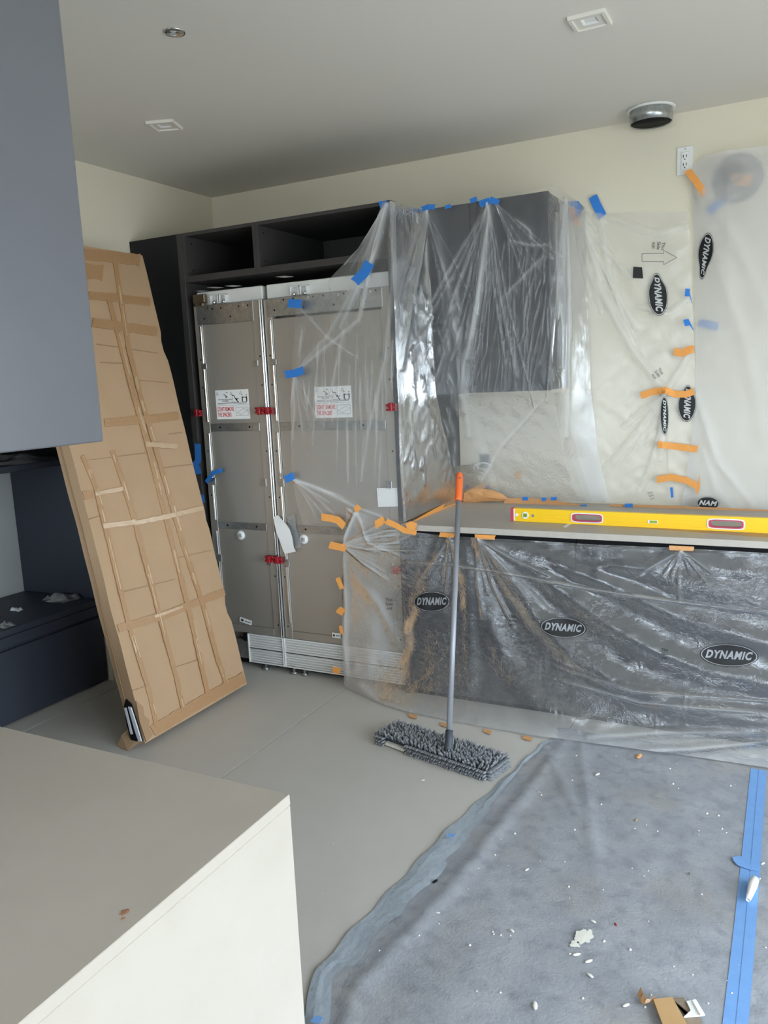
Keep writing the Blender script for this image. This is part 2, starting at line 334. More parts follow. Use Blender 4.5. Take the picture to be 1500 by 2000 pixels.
for k, (px, py, s) in enumerate(((243, 1782, .0055), (240, 1795, .0025))):
    p = W(px, py, 2, hi_); v, f = lathe(p+(0, 0, .0002), p+(0, 0, .0012), [(0, s), (.6, s*.9), (1, s*.3)], 9)
    v = [(x+(s*.3*math.sin(9*i)), y+(s*.4*math.cos(7*i)), z) for i, (x, y, z) in enumerate(v)]
    mesh_obj('stain_spot', v, f, mat('rust_stain', (150, 108, 84), .8), t)

# ------------------------------------------------------------------ tall cabinet run
YF, HT = -.765, 2.424
t = thing('tall_filler_panel', 'tall black panel between the left wall and the fridge surround', 'panel', (.18, YF, 0))
box('front_panel', (.002, YF, .08), (.342, YF+.022, HT), 'black', t, .002)
box('plinth', (.002, YF+.05, 0), (.342, YF+.07, .079), 'blk', t, 0)
box('side_gable', (.343, YF-.002, 0), (.381, -.004, HT), 'carcass', None, .002, label='full height brown grey side panel left of the fridge', cat='panel')
def open_cabinet(x0, x1, label, base):
    t = thing('overhead_cabinet', label, 'cabinet', base, 'open cabinets above the fridge')
    th = .018
    box('side_panel', (x0, YF, 2.166), (x0+th, -.02, HT), 'carcass', t, .001); box('side_panel', (x1-th, YF, 2.166), (x1, -.02, HT), 'carcass', t, .001)
    box('top_panel', (x0+th, YF, HT-th), (x1-th, -.02, HT), 'carcass', t, .001); box('bottom_panel', (x0+th, YF, 2.166), (x1-th, -.02, 2.2), 'carcass', t, .001)
    box('back_panel', (x0+th, -.12, 2.2), (x1-th, -.11, HT-th), 'carcass', t, 0)
    for zz in (2.235, 2.375):
        for xx, sg in ((x0+th, 1), (x1-th, -1)):
            v, f = tube((xx, YF+.05, zz), (xx+sg*.0012, YF+.05, zz), .005, 10); mesh_obj('hole_cap', v, f, 'blk', t)
open_cabinet(.382, .861, 'narrow open overhead cabinet above the left fridge column', (.62, -.4, 2.166))
open_cabinet(.862, 1.619, 'wide open overhead cabinet above the right fridge column', (1.24, -.4, 2.166))
box('tall_end_panel', (1.62, YF-.012, 0), (1.649, -.004, HT), 'dark', None, .002, label='tall dark end panel between the fridge and the counter', cat='panel')

# ------------------------------------------------------------------ integrated fridge columns
def holes(name, pts, y, r, m, parent):
    mb = MB()
    for x, z in pts: mb.add(*tube((x, y+.001, z), (x, y-.0012, z), r, 8))
    mb.build(name, m, parent)
def strips(parent, x, zs, w, y):
    for z0, z1 in zs: box('bright_rail', (x, y-.008, z0), (x+w, y, z1), 'chrome', parent, .002)
def spacer_label(parent, x0, x1, z0, z1, y):
    lb = box('warning_label', (x0, y-.0012, z0), (x1, y, z1), 'paper', parent, 0); lb['label'] = 'white warning label reading DON\'T REMOVE THE SPACERS'
    w, h = x1-x0, z1-z0; yy = y-.0020
    def put(v, f, name, m): mesh_obj(name, v, f, m, lb)
    def txt(s, u, vv, size, m, al='LEFT', bold=0., sx=1.):
        tv, tf = text_mesh(s, size*h, 0, bold*size*h, al)
        put([(x0+u*w+a[0]*sx, yy, z0+vv*h+a[1]) for a in tv], tf, 'lettering', m)
    txt("DON'T REMOVE\nTHE SPACERS", .035, .245, .20, 'redink', 'LEFT', .018, .49)
    txt("Do not open the door before\nthe installation", .30, .655, .055, 'ink', 'CENTER', .02, .9)
    mb = MB()
    def ln(a, b, th=.004):
        a = np.array((x0+a[0]*w, yy, z0+a[1]*h)); b = np.array((x0+b[0]*w, yy, z0+b[1]*h)); d = b-a; n = np.array((-d[2], 0, d[0])); n = n/np.linalg.norm(n)*th*h*.9
        mb.add([a-n, b-n, b+n, a+n], [[0, 1, 2, 3]])
    for y_ in (.555, .525): ln((.05, y_), (.93, y_+.01), .006)
    ln((.02, .47), (.98, .48), .003)
    for a, b in (((.60, .12), (.96, .12)), ((.96, .12), (.96, .40)), ((.96, .40), (.60, .40)), ((.60, .40), (.60, .12))): ln(a, b, .004)
    for a, b in (((.63, .22), (.74, .15)), ((.74, .15), (.94, .29)), ((.94, .29), (.84, .36)), ((.84, .36), (.63, .22))): ln(a, b, .004)
    for cx in (.06, .48, .77):
        for a, b in (((cx-.035, .84), (cx+.035, .84)), ((cx+.035, .84), (cx, .94)), ((cx, .94), (cx-.035, .84))): ln(a, b, .005)
    # door opening pictogram
    for a, b in (((.25, .86), (.33, .80)), ((.30, .79), (.36, .78)), ((.33, .90), (.38, .92)), ((.30, .74), (.37, .76))): ln(a, b, .012)
    # tipping person
    for a, b, q in (((.62, .72), (.66, .60), .022), ((.62, .66), (.58, .76), .014), ((.62, .66), (.70, .70), .014), ((.66, .60), (.70, .58), .018), ((.50, .82), (.60, .78), .014), ((.49, .60), (.53, .78), .005), ((.49, .60), (.62, .57), .005)): ln(a, b, q)
    # two people lifting
    for cx, s in ((.81, 1), (.94, -1)):
        for a, b, q in (((cx, .76), (cx, .60), .024), ((cx, .72), (cx+s*.06, .74), .014), ((cx+s*.01, .60), (cx+s*.02, .56), .02), ((cx, .80), (cx, .83), .018)): ln(a, b, q)
    ln((.82, .57), (.93, .57), .008)
    mb.build('pictograms', 'ink', lb)
def column(name, label, x0, x1, left):
    t = thing(name, label, 'refrigerator', ((x0+x1)/2, -.4, 0), 'integrated fridge columns')
    box('body', (x0+.005, -.70, .045), (x1-.005, -.05, 2.09), 'steel', t, .003)
    yd = YF
    fl, frr = x0+(.052 if left else .05), x1-(.055 if left else .052)
    # door skin, frame stiles, rails
    box('door_panel', (fl, yd+.006, .255), (frr, yd+.03, 1.935), 'steel', t, .001)
    box('door_stile', (x0, yd, .212), (fl-.001, yd+.035, 2.037), 'steel', t, .002); box('door_stile', (frr+.001, yd, .212), (x1, yd+.035, 2.037), 'steel', t, .002)
    box('bottom_rail', (fl, yd+.001, .212), (frr, yd+.035, .254), 'steel', t, .002)
    zb = 1.935 if left else 1.945
    box('mount_plate', (fl-.03, yd-.004, zb), (frr+.012, yd+.02, 2.036), 'zinc', t, .001)
    for z0, z1 in ((1.358, 1.402), (.812, .852)): box('cross_band', (fl+.001, yd+.000, z0), (frr-.001, yd+.0058, z1), 'zinc', t, .001)
    n = int((frr-fl)/.06); 
    holes('plate_holes', [(fl+.02+(frr-fl-.04)*i/n, zb+.02+(.06 if (i*7) % 3 else .012)) for i in range(n+1)], yd-.004, .005, 'blk', t)
    holes('plate_bolts', [(fl+.05+(frr-fl-.1)*i/3, 2.022) for i in range(4)], yd-.004, .008, 'chrome', t)
    holes('band_holes', [(fl+(frr-fl)*q, z) for z in (1.38, .832) for q in (.2, .8)], yd, .006, 'blk', t)
    holes('stile_holes', [(xx, z) for xx in (x0+.022, x1-.02) for z in (.28, .56, 1.0, 1.25, 1.75, 1.6)], yd, .0045, 'blk', t)
    # bright vertical rails on the hinge stile
    zs = ((.30, .62), (.66, .80), (.86, 1.06), (1.10, 1.35), (1.41, 1.70), (1.73, 1.93))
    strips(t, fl-.018, zs, .012, yd)
    for z0, z1 in ((1.70, 1.73), (1.06, 1.10), (.62, .66)): box('clip_plate', (fl-.028, yd-.005, z0), (fl+.01, yd+.004, z1), 'zinc', t, .001); box('clip_plate', (frr-.012, yd-.005, z0), (frr+.02, yd+.004, z1), 'zinc', t, .001)
    # white housing on top
    box('top_housing', (x0+.004, yd+.03, 2.040), (x1-.002, -.06, 2.112), 'whitep', t, .004)
    hx = x0+.115 if left else x0+.165
    for a, b in ((hx, hx+.05), (hx+.058, hx+.1)): 
        mb = MB(); mb.box((a, yd+.005, 2.042), (a+.004, yd+.03, 2.088)); mb.box((b-.004, yd+.005, 2.042), (b, yd+.03, 2.088)); mb.box((a, yd+.005, 2.084), (b, yd+.03, 2.088)); mb.build('housing_recess', 'paper', t)
    for xx in (hx+.02, hx+.085): v, f = lathe((xx, yd+.012, 2.036), (xx, yd+.012, 2.062), [(0, .008), (.7, .008), (1, .003)], 12); mesh_obj('adjusting_bolt', v, f, 'chrome', t, True)
    # grille
    g0, g1 = (x0+.195, x1-.001) if left else (x0-.02, x1)
    gr = box('vent_grille', (g0, yd+.024, .036), (g1, yd+.04, .206), 'whitep', t, .002)
    for xx in (g0, g1-.008): box('grille_frame', (xx, yd+.004, .036), (xx+.008, yd+.023, .206), 'whitep', gr, .001)
    for zz in (.036, .198): box('grille_frame', (g0+.0085, yd+.006, zz), (g1-.0085, yd+.023, zz+.008), 'whitep', gr, .001)
    for k in range(5):
        for z0 in (.050, .127):
            z = z0+k*.0145; v = [(xx, yd+dy, z+dz) for xx in (g0+.012, g1-.012) for dy, dz in ((.006, 0), (.006, .004), (.022, .010), (.022, .006))]
            mesh_obj('slat', v, [[0, 1, 2, 3], [7, 6, 5, 4], [0, 4, 5, 1], [1, 5, 6, 2], [2, 6, 7, 3], [3, 7, 4, 0]], 'whitep', gr)
    box('grille_gap', (g0+.009, yd+.0065, .1205), (g1-.009, yd+.0085, .1235), 'blk', gr, 0)
    for xx in ((x0+.3,) if left else (x0+.03, x0+.1)):
        v, f = lathe((xx, yd+.02, 0), (xx, yd+.02, .045), [(0, .02), (.25, .02), (.3, .008), (1, .008)], 14); mesh_obj('leveling_foot', v, f, 'zinc', t, True)
    return t, fl, frr
tl, a0, a1 = column('freezer_column', 'narrow bare steel fridge column beside the black panel', .422, .862, True)
tr_, b0, b1 = column('refrigerator_column', 'wide bare steel fridge column half covered by clear film', .884, 1.618, False)
box('plinth_void', (.39, -.69, .001), (1.615, -.66, .044), 'blk', tl, 0)  # black strip standing in for the shadow below the vents
for x in (.8645, .8715, .8785): box('centre_rail', (x-.0028, YF-.012 if x != .8715 else YF-.004, .215), (x+.0028, YF+.03, 2.04), 'chrome', tl, .0015)
for zz in (1.98, 1.84, 1.3, .95, .3): v, f = tube((.8715, YF-.006, zz), (.8715, YF-.0085, zz), .0026, 8); mesh_obj('rail_screw', v, f, 'zinc', tl)
hg = box('hinge', (.425, YF-.006, 2.052), (.505, YF+.02, 2.098), 'brass', tl, .003); hg['label'] = 'bronze coloured top hinge'
box('hinge_leaf', (.432, YF-.012, 2.034), (.500, YF+.01, 2.051), 'brass', hg, .003)
for xx in (.445, .485): v, f = tube((xx, YF-.013, 2.043), (xx, YF-.016, 2.043), .006, 10); mesh_obj('hinge_bolt', v, f, 'chrome', hg)
box('side_bracket', (.585, YF+.004, .16), (.615, YF+.03, .205), 'blk', tl, .002); box('side_filler', (.43, YF+.03, .045), (.614, YF+.045, .158), 'zinc', tl, .002)
spacer_label(tl, .522, .745, 1.424, 1.582, YF+.006-.0002)
spacer_label(tr_, 1.161, 1.378, 1.420, 1.578, YF+.006-.0002)
for px, py, par in ((471, 1045, tl), (594, 1053, tr_)):
    p = W(px, py, 1, YF+.006); v, f = lathe((p[0], YF+.007, p[2]), (p[0], YF-.006, p[2]), [(0, .026), (.5, .026), (.8, .023), (.8, .019), (1, .018), (1, .001)], 24)
    bt = mesh_obj('round_cap', v, f, 'whitep', par, True); bt['label'] = 'round white plastic cap'
    mb = MB(); 
    for dx in (-.008, 0, .008): mb.box((p[0]+dx-.0022, YF-.0075, p[2]-.010), (p[0]+dx+.0022, YF-.0058, p[2]+.010), 0)
    mb.build('cap_slots', 'inkgrey', bt)
def small_label(px, py, w, h, rot, par):
    p = W(px, py, 1, YF); cr, sr = math.cos(rot), math.sin(rot)
    q = [(p[0]+a*cr-b*sr, YF-.0012, p[2]+a*sr+b*cr) for a, b in ((-w, -h), (w, -h), (w, h), (-w, h))]
    v, f = prism(q, (0, .001, 0)); l = mesh_obj('type_label', v, f, 'paper', par)
    mb = MB(); mb.add([(p[0]+a*cr-b*sr, YF-.0018, p[2]+a*sr+b*cr) for a, b in ((-w*.75, -h*.5), (-w*.35, -h*.5), (-w*.35, h*.4), (-w*.75, h*.4))], [[0, 1, 2, 3]])
    mb.add([(p[0]+a*cr-b*sr, YF-.0018, p[2]+a*sr+b*cr) for a, b in ((-w*.1, -h*.2), (w*.8, -h*.2), (w*.8, h*.1), (-w*.1, h*.1))], [[0, 1, 2, 3]]); mb.build('label_print', 'ink', l)
small_label(480, 1213, .042, .014, -.2, tl); small_label(657, 1241, .026, .014, 0, tr_)
# glossy transport stickers lying on the housing
for k, (px, py) in enumerate(((392, 569), (420, 562), (455, 559), (555, 541))):
    p = W(px, py, 2, 2.113); v, f = prism([(p[0]-.03, p[1]-.03, 2.1135), (p[0]+.02, p[1]-.03, 2.1135), (p[0]+.035, p[1]+.03, 2.1135), (p[0]-.015, p[1]+.03, 2.1135)], (0, 0, .0008)); mesh_obj('transport_sticker', v, f, 'zinc', tl if k < 3 else tr_)
# red spacer clips
def clip(px, py, label, w=.05, dual=False):
    p = W(px, py, 1, YF-.015); t = thing('spacer_clip', label, 'clip', (p[0], YF-.03, p[2]-.02), 'red transport spacer clips')
    for s in ((-1, 1) if dual else (1,)):
        cx = p[0]+(s*.028 if dual else 0)
        mb = MB(); mb.box((cx-w*.5, YF-.034, p[2]-.017-.003*s), (cx+w*.5, YF-.0125, p[2]-.006-.003*s), .002); mb.box((cx-w*.45, YF-.030, p[2]-.005-.003*s), (cx+w*.5, YF-.0125, p[2]+.004-.003*s), .002); mb.box((cx-w*.5, YF-.034, p[2]+.005-.003*s), (cx+w*.5, YF-.0125, p[2]+.016-.003*s), .002)
        mb.box((cx-w*.2, YF-.040, p[2]-.020), (cx+w*.15, YF-.0135, p[2]+.019), .002); mb.build('clip_jaw', 'redp', t)
    v, f = tube((p[0]-w*.6, YF-.022, p[2]), (p[0]+w*.6, YF-.022, p[2]), .004, 8); mesh_obj('clip_pin', v, f, 'redp', t)
clip(388, 806, 'red spacer clip on the far left edge of the fridge, upper row', .045)
clip(518, 802, 'red double spacer clip between the two fridge doors, upper row', .055, True)
clip(537, 1092, 'red double spacer clip between the two fridge doors, lower row', .055, True)
clip(766, 794, 'red spacer clip under film on the right edge of the fridge, upper row', .055)
clip(774, 1112, 'red spacer clip blurred under film at the lower right of the fridge', .05)
# peeling protective foil and paper note
t = thing('peeling_foil', 'curled strip of white protective foil peeling off the right fridge door', 'foil', tuple(W(575, 1080, 1, YF)))
def ribbon(name, rows, m, parent, n=14):
    """rows: list of (left xyz, right xyz)"""
    v = []; f = []
    for a, b in rows: v += [tuple(a), tuple(b)]
    for i in range(len(rows)-1): f.append([2*i, 2*i+1, 2*i+3, 2*i+2])
    nv = len(v); v2 = v+[(x, y-.0012, z) for x, y, z in v]; f2 = f+[[q+nv for q in g][::-1] for g in f]
    return mesh_obj(name, v2, f2, m, parent, True)
rows = []
for (lx, ly), (rx, ry), dy in (((534, 1010), (543, 1006), -.004), ((536, 1022), (560, 1025), -.03), ((540, 1040), (566, 1034), -.035), ((548, 1060), (571, 1050), -.028), ((553, 1075), (574, 1070), -.018), ((557, 1082), (578, 1077), -.02)):
    rows.append((W(lx, ly, 1, YF+dy), W(rx, ry, 1, YF+dy-.006)))
ribbon('foil_strip', rows, 'paper', t)
rows = [(W(562, 1010, 1, YF-.002), W(577, 1003, 1, YF-.002)), (W(564, 1040, 1, YF-.003), W(578, 1030, 1, YF-.004)), (W(574, 1072, 1, YF-.004), W(590, 1068, 1, YF-.004))]
ribbon('clear_backing', rows, 'crumple', t)
q = [W(a, b, 1, YF-.004) for a, b in ((736, 953), (779, 953), (780, 989), (739, 990))]
v, f = prism(q, (0, -.001, 0)); mesh_obj('paper_note', v, f, 'paper', None, label='square white paper note under film on the right fridge door', cat='paper')

# ------------------------------------------------------------------ wall cabinet, base cabinets, counter
t = thing('wall_cabinet', 'dark wall cabinet wrapped in clear film right of the tall end panel', 'cabinet', (1.97, -.2, 1.514))
box('body', (1.652, -.350, 1.515), (2.280, -.004, 2.445), 'dark', t, .002)
box('door', (1.652, -.371, 1.512), (1.880, -.351, 2.445), 'dark', t, .002); box('door', (1.884, -.371, 1.512), (2.282, -.351, 2.447), 'dark', t, .002)
CZ = .895
for k, (x0, x1, nm) in enumerate(((1.653, 2.50, 'dark base cabinet next to the tall end panel behind film'), (2.503, 3.35, 'dark base cabinet in the middle of the counter run behind film'), (3.353, 4.30, 'dark base cabinet at the right end of the counter run behind film'))):
    t = thing('base_cabinet', nm, 'cabinet', ((x0+x1)/2, -.4, 0), 'base cabinets under the counter')
    box('body', (x0, -.755, .09), (x1, -.02, .862), 'blk', t, .002); box('plinth', (x0, -.752, 0), (x1, -.73, .089), 'blk', t, 0)
    box('drawer_front', (x0-.00145, -.776, .4665), (x1+.00145, -.756, .826), 'dark', t, .002); box('drawer_front', (x0-.00145, -.776, .030), (x1+.00145, -.756, .4655), 'dark', t, .002)
box('countertop', (1.651, -.8195, .866), (4.32, -.003, CZ), 'counter', None, .0015, label='long grey stone countertop with a yellow level lying on it', cat='countertop')

# ------------------------------------------------------------------ plastic sheeting
def catrow(curve, n):
    """resample polyline (k,3) to n points by given fractional positions"""
    c = np.array([p[:3] for p in curve], float); s = np.array([p[3] for p in curve], float); tt = np.linspace(0, 1, n)
    return np.stack([np.interp(tt, s, c[:, i]) for i in range(3)], -1)
def segdist(P, pl):
    d = np.full(P.shape[:-1], 1e9); tt = np.zeros(P.shape[:-1]); L = 0; sd = np.zeros(P.shape[:-1])
    tot = sum(math.dist(a, b) for a, b in zip(pl[:-1], pl[1:]))
    for a, b in zip(pl[:-1], pl[1:]):
        a = np.array(a, float); b = np.array(b, float); ab = b-a; l = np.linalg.norm(ab)
        t_ = np.clip(((P-a)@ab)/(l*l), 0, 1); q = np.linalg.norm(P-(a+t_[..., None]*ab), axis=-1)
        m_ = q < d; sd = np.where(m_, ab[0]*(P[..., 1]-a[1])-ab[1]*(P[..., 0]-a[0]), sd); d = np.where(m_, q, d); tt = np.where(m_, (L+t_*l)/tot, tt); L += l
    return d, tt, sd
FILM = {}
def sheet(name, curves, vpos, nu, nv, m, label, folds=(), noise=(.004, 3.0), smooth_rows=0, fs=1., layers=None, asym=False):
    """loft through horizontal curves (top to bottom at fractions vpos); folds = [(pixel polyline, width_px, height_m)]"""
    rows = np.stack([catrow(c, nu) for c in curves]); vp = np.array(vpos); tv = np.linspace(0, 1, nv)
    P = np.zeros((nv, nu, 3))
    for i in range(3):
        for j in range(nu): P[:, j, i] = np.interp(tv, vp, rows[:, j, i])
    for _ in range(smooth_rows):
        P[1:-1, 1:-1] = .5*P[1:-1, 1:-1]+.25*(P[:-2, 1:-1]+P[2:, 1:-1])*.5+.25*(P[1:-1, :-2]+P[1:-1, 2:])*.5
    du = np.gradient(P, axis=1); dv = np.gradient(P, axis=0); n = np.cross(du, dv); n /= np.linalg.norm(n, axis=-1, keepdims=True)+1e-12
    tocam = CAM-P; s = np.sign((n*tocam).sum(-1, keepdims=True)); s[s == 0] = 1; n = n*s
    px = to_px(P); h = np.zeros(P.shape[:2]); bu = np.zeros(P.shape[:2])
    for pl, w, a in folds:
        d, tt, sd = segdist(px, pl); ends = (.35+.65*np.sin(np.pi*np.clip(tt, .04, .96))**.5)
        we = np.where(sd > 0, .45*w, 1.25*w) if (w > 9 and asym) else w
        h += fs*a*np.exp(-(d/we)**2)*ends
        if w < 12: bu += np.exp(-(d/(w*.62))**1.4)*ends*min(1, .15+.5*(a/.01))*min(1, 5/w)
    if layers is not None: bu += layers(*np.meshgrid(np.linspace(0, 1, nu), tv))
    r = np.random.default_rng(abs(hash(name)) % 1000 if False else len(name)*13+nu)
    for k in range(22):
        kx, kz = r.uniform(-1, 1, 2)*noise[1]*(1+k*.5); ph = r.uniform(0, 6.28)
        h += noise[0]/(1+.35*k)*np.sin(kx*(P[..., 0]-P[..., 1]*.7)*4+kz*P[..., 2]*4+ph)
    h = np.maximum(h, -.004)
    P = P+n*h[..., None]
    v = P.reshape(-1, 3); f = [[i*nu+j, i*nu+j+1, (i+1)*nu+j+1, (i+1)*nu+j] for i in range(nv-1) for j in range(nu-1)]
    P[..., 2] = np.maximum(P[..., 2], .0045); P[..., 1] = np.minimum(P[..., 1], -.004)
    o = mesh_obj(name, P.reshape(-1, 3), f, m, None, True, label=label, cat='plastic sheet')
    at_ = o.data.attributes.new('bunch', 'FLOAT', 'POINT'); at_.data.foreach_set('value', np.clip(bu, 0, 1.3).astype(np.float32).ravel())
    FILM[label] = (BVHTree.FromPolygons([tuple(x) for x in P.reshape(-1, 3)], f), o)
    return label
def star(cx, cy, a0, a1, n, L, w, h, seed=0, curve=0):
    r = np.random.default_rng(seed); out = []
    for i in range(n):
        a = math.radians(a0+(a1-a0)*(i+r.uniform(.1, .9))/n); l = L*r.uniform(.45, 1); c2 = a+math.radians(r.uniform(-6, 6)+curve)
        p1 = (cx+math.cos(a)*l*.5, cy+math.sin(a)*l*.5); p2 = (p1[0]+math.cos(c2)*l*.5, p1[1]+math.sin(c2)*l*.5)
        out.append(([(cx, cy), p1, p2], w*r.uniform(.6, 1.5), h*r.uniform(.5, 1.3)))
    return out
def LR(rows_l, rows_r): return rows_l, rows_r
# A: film over the right fridge door (left/right boundary loft, row by row)
yA = YF-.030
left = [(748, 396), (738, 425), (700, 485), (640, 548), (578, 588), (574, 660), (568, 728), (568, 830), (570, 932), (580, 985), (592, 1026)]
right = [(772, 392), (773, 420), (774, 480), (775, 545), (776, 588), (778, 660), (780, 728), (784, 830), (788, 932), (791, 985), (794, 1040)]
lowmid = [(t_, ) for t_ in range(11)]
curves = []
for k, (l, r_) in enumerate(zip(left, right)):
    a = W(*l, 1, yA); b = W(*r_, 1, yA-.004); mid = (a+b)/2
    if k == 10: mid = W(690, 1012, 1, yA)
    if k == 9: mid = W(690, 985, 1, yA)
    curves.append([(*a, 0), (*mid, .5), (*b, 1)])
fA = [([(748, 396), (715, 520), (640, 655), (575, 727)], 9, .024), ([(760, 400), (735, 490), (700, 560), (665, 640)], 7, .018), ([(575, 728), (700, 625), (725, 520)], 6, .014),
      ([(572, 935), (640, 962), (700, 992), (790, 1025)], 6, .016), ([(672, 645), (655, 720), (640, 800)], 5, .010), ([(768, 400), (765, 560), (752, 700), (720, 840), (705, 940)], 6, .010),
      ([(574, 590), (640, 660), (700, 700)], 5, .007), ([(590, 640), (583, 700)], 4, .012), ([(573, 735), (575, 800), (570, 860)], 4, .010), ([(592, 740), (598, 790)], 3, .010), ([(604, 742), (600, 800)], 3, .008)]
fA += star(575, 730, 60, 115, 6, 170, 3, .007, 3) + star(572, 935, 10, 60, 6, 120, 3.5, .008, 4) + star(755, 400, 100, 130, 6, 240, 5, .012, 5)
fA += [([(x, y), (x+random.uniform(-6, 4), y+random.uniform(60, 150))], random.uniform(1.6, 3), random.uniform(.003, .006)) for x, y in [(random.uniform(610, 770), random.uniform(640, 860)) for _ in range(34)]]
filmA = sheet('plastic_sheet', curves, [0, .045, .14, .245, .305, .42, .525, .685, .85, .93, 1], 170, 260, 'filmA', 'thin clear plastic sheet taped over the right fridge door', fA, (.0008, 2.0), fs=.16)
# B: film over the tall end panel side and the wall cabinet
top = [(1.655, -.80, 2.415, 0), (1.664, -.41, 2.43, .28), (1.9, -.405, 2.45, .42), (2.292, -.405, 2.455, .80), (2.33, -.36, 2.455, .84), (2.375, -.012, 2.41, 1)]
mid = [(1.66, -.81, 1.9, 0), (1.672, -.42, 1.95, .28), (1.9, -.40, 1.95, .42), (2.293, -.395, 1.95, .80), (2.33, -.36, 1.95, .84), (2.385, -.012, 1.95, 1)]
mid2 = [(1.662, -.815, 1.45, 0), (1.675, -.42, 1.50, .28), (1.9, -.395, 1.50, .42), (2.293, -.38, 1.50, .80), (2.33, -.33, 1.5, .84), (2.40, -.015, 1.5, 1)]
low = [(1.664, -.82, 1.1, 0), (1.69, -.26, 1.12, .28), (1.9, -.19, 1.14, .42), (2.30, -.18, 1.15, .80), (2.35, -.13, 1.15, .84), (2.44, -.02, 1.15, 1)]
bot = [(1.668, -.815, .905, 0), (1.70, -.06, .905, .28), (1.9, -.035, .905, .42), (2.33, -.028, .905, .80), (2.4, -.025, .905, .84), (2.50, -.02, .905, 1)]
fB = star(832, 408, 60, 112, 7, 330, 2.6, .010, 11, 3) + star(955, 398, 78, 122, 11, 420, 2.4, .010, 12) + star(970, 398, 35, 75, 5, 180, 2.2, .006, 15) + star(1100, 390, 84, 98, 6, 420, 2.4, .010, 14)
fB += [([(952, 400), (935, 560), (905, 720), (902, 800)], 9, .028), ([(958, 400), (945, 520), (915, 700)], 5, .02), ([(845, 410), (875, 560), (905, 720), (915, 850)], 10, .022), ([(836, 412), (800, 600), (783, 720)], 6, .02),
       ([(840, 560), (850, 700), (842, 820), (860, 900)], 26, .03), ([(810, 700), (830, 800), (880, 900)], 20, .022), ([(1095, 400), (1100, 560), (1098, 720)], 5, .015), ([(1105, 410), (1110, 560), (1106, 850)], 6, .016), ([(1085, 420), (1088, 620)], 4, .012),
       ([(1000, 470), (1040, 480), (1070, 478)], 5, .012), ([(985, 580), (1060, 500)], 6, .014), ([(1060, 780), (980, 870), (940, 940)], 5, .008), ([(1010, 430), (1035, 450), (1040, 475)], 5, .014)]
fB += [([(x, y), (x-random.uniform(-4, 26), y+random.uniform(40, 120))], random.uniform(1.2, 1.8), random.uniform(.0015, .004)) for x, y in [(random.uniform(920, 1070), random.uniform(420, 690)) for _ in range(150)]]
fB += [([(x, y), (x+random.uniform(-12, 12), y+random.uniform(12, 40))], random.uniform(2, 6), random.uniform(.003, .010)) for x, y in [(random.uniform(800, 905), random.uniform(560, 930)) for _ in range(90)]]
filmB = sheet('plastic_sheet', [top, mid, mid2, low, bot], [0, .33, .62, .85, 1], 320, 260, 'filmB', 'crinkled clear plastic sheet draped over the wall cabinet and tall end panel', fB, (.0012, 2.5), fs=.6, layers=lambda u, v: .7*np.clip((v-.60)/.1, 0, 1)*np.clip((u-.34)/.06, 0, 1)+.5*np.clip((u-.82)/.04, 0, 1)+.25*np.clip((.10-u)/.05, 0, 1)*np.clip((.45-v)/.2, 0, 1))
# C: milky film on the back wall
top = [(*W(1112, 405, 1, -.014), 0), (*W(1165, 416, 1, -.014), .2), (*W(1345, 412, 1, -.014), 1)]
bot = [(2.34, -.02, .905, 0), (2.5, -.02, .905, .2), (2.95, -.02, .905, 1)]
fC = [([(1140, 420), (1170, 560), (1240, 690), (1300, 765)], 9, .020), ([(1170, 420), (1190, 540), (1240, 640)], 8, .012), ([(1165, 420), (1280, 455), (1345, 440)], 9, .009), ([(1300, 765), (1240, 860), (1150, 950)], 9, .012), ([(1300, 768), (1290, 870), (1250, 960)], 8, .010),
      ([(1170, 430), (1260, 600), (1340, 640)], 12, .010), ([(1250, 600), (1310, 610), (1345, 580)], 7, .008), ([(1300, 765), (1330, 720), (1345, 690)], 7, .012)] + star(1300, 768, 80, 150, 8, 190, 4, .007, 21) + star(1125, 412, 50, 88, 5, 300, 5, .008, 22)
filmC = sheet('plastic_sheet', [top, bot], [0, 1], 90, 190, 'filmC', 'milky plastic sheet taped flat to the back wall beside the wall cabinet', fC, (.0014, 2.5), fs=.7)
# D: milky film billowing over the hood pipe
top = [(*W(1350, 332, 1, -.022), 0), (*W(1372, 305, 1, -.045), .08), (*W(1420, 294, 1, -.09), .2), (*W(1500, 284, 1, -.12), .42), (3.9, -.16, 2.62, 1)]
m1 = [(*W(1357, 460, 1, -.022), 0), (*W(1375, 460, 1, -.038), .08), (*W(1420, 460, 1, -.08), .2), (*W(1500, 460, 1, -.11), .42), (3.9, -.15, 2.2, 1)]
m2 = [(*W(1360, 800, 1, -.022), 0), (*W(1385, 800, 1, -.034), .08), (*W(1430, 800, 1, -.05), .2), (*W(1500, 800, 1, -.07), .42), (3.9, -.12, 1.4, 1)]
bot = [(*W(1330, 992, 1, -.022), 0), (*W(1360, 992, 1, -.03), .08), (*W(1420, 992, 1, -.035), .2), (*W(1500, 996, 1, -.04), .42), (3.9, -.08, .905, 1)]
fD = [([(1360, 770), (1400, 900), (1470, 985)], 9, .014), ([(1350, 335), (1400, 500), (1460, 700), (1490, 860)], 16, .012), ([(1350, 335), (1440, 480), (1500, 620)], 14, .010), ([(1355, 330), (1420, 345), (1500, 330)], 14, .012), ([(1375, 880), (1400, 960), (1440, 1000)], 7, .008)]
filmD = sheet('plastic_sheet', [top, m1, m2, bot], [0, .2, .7, 1], 110, 170, 'filmD', 'milky plastic sheet hanging over the hood pipe at the right edge', fD, (.002, 2), fs=.6)
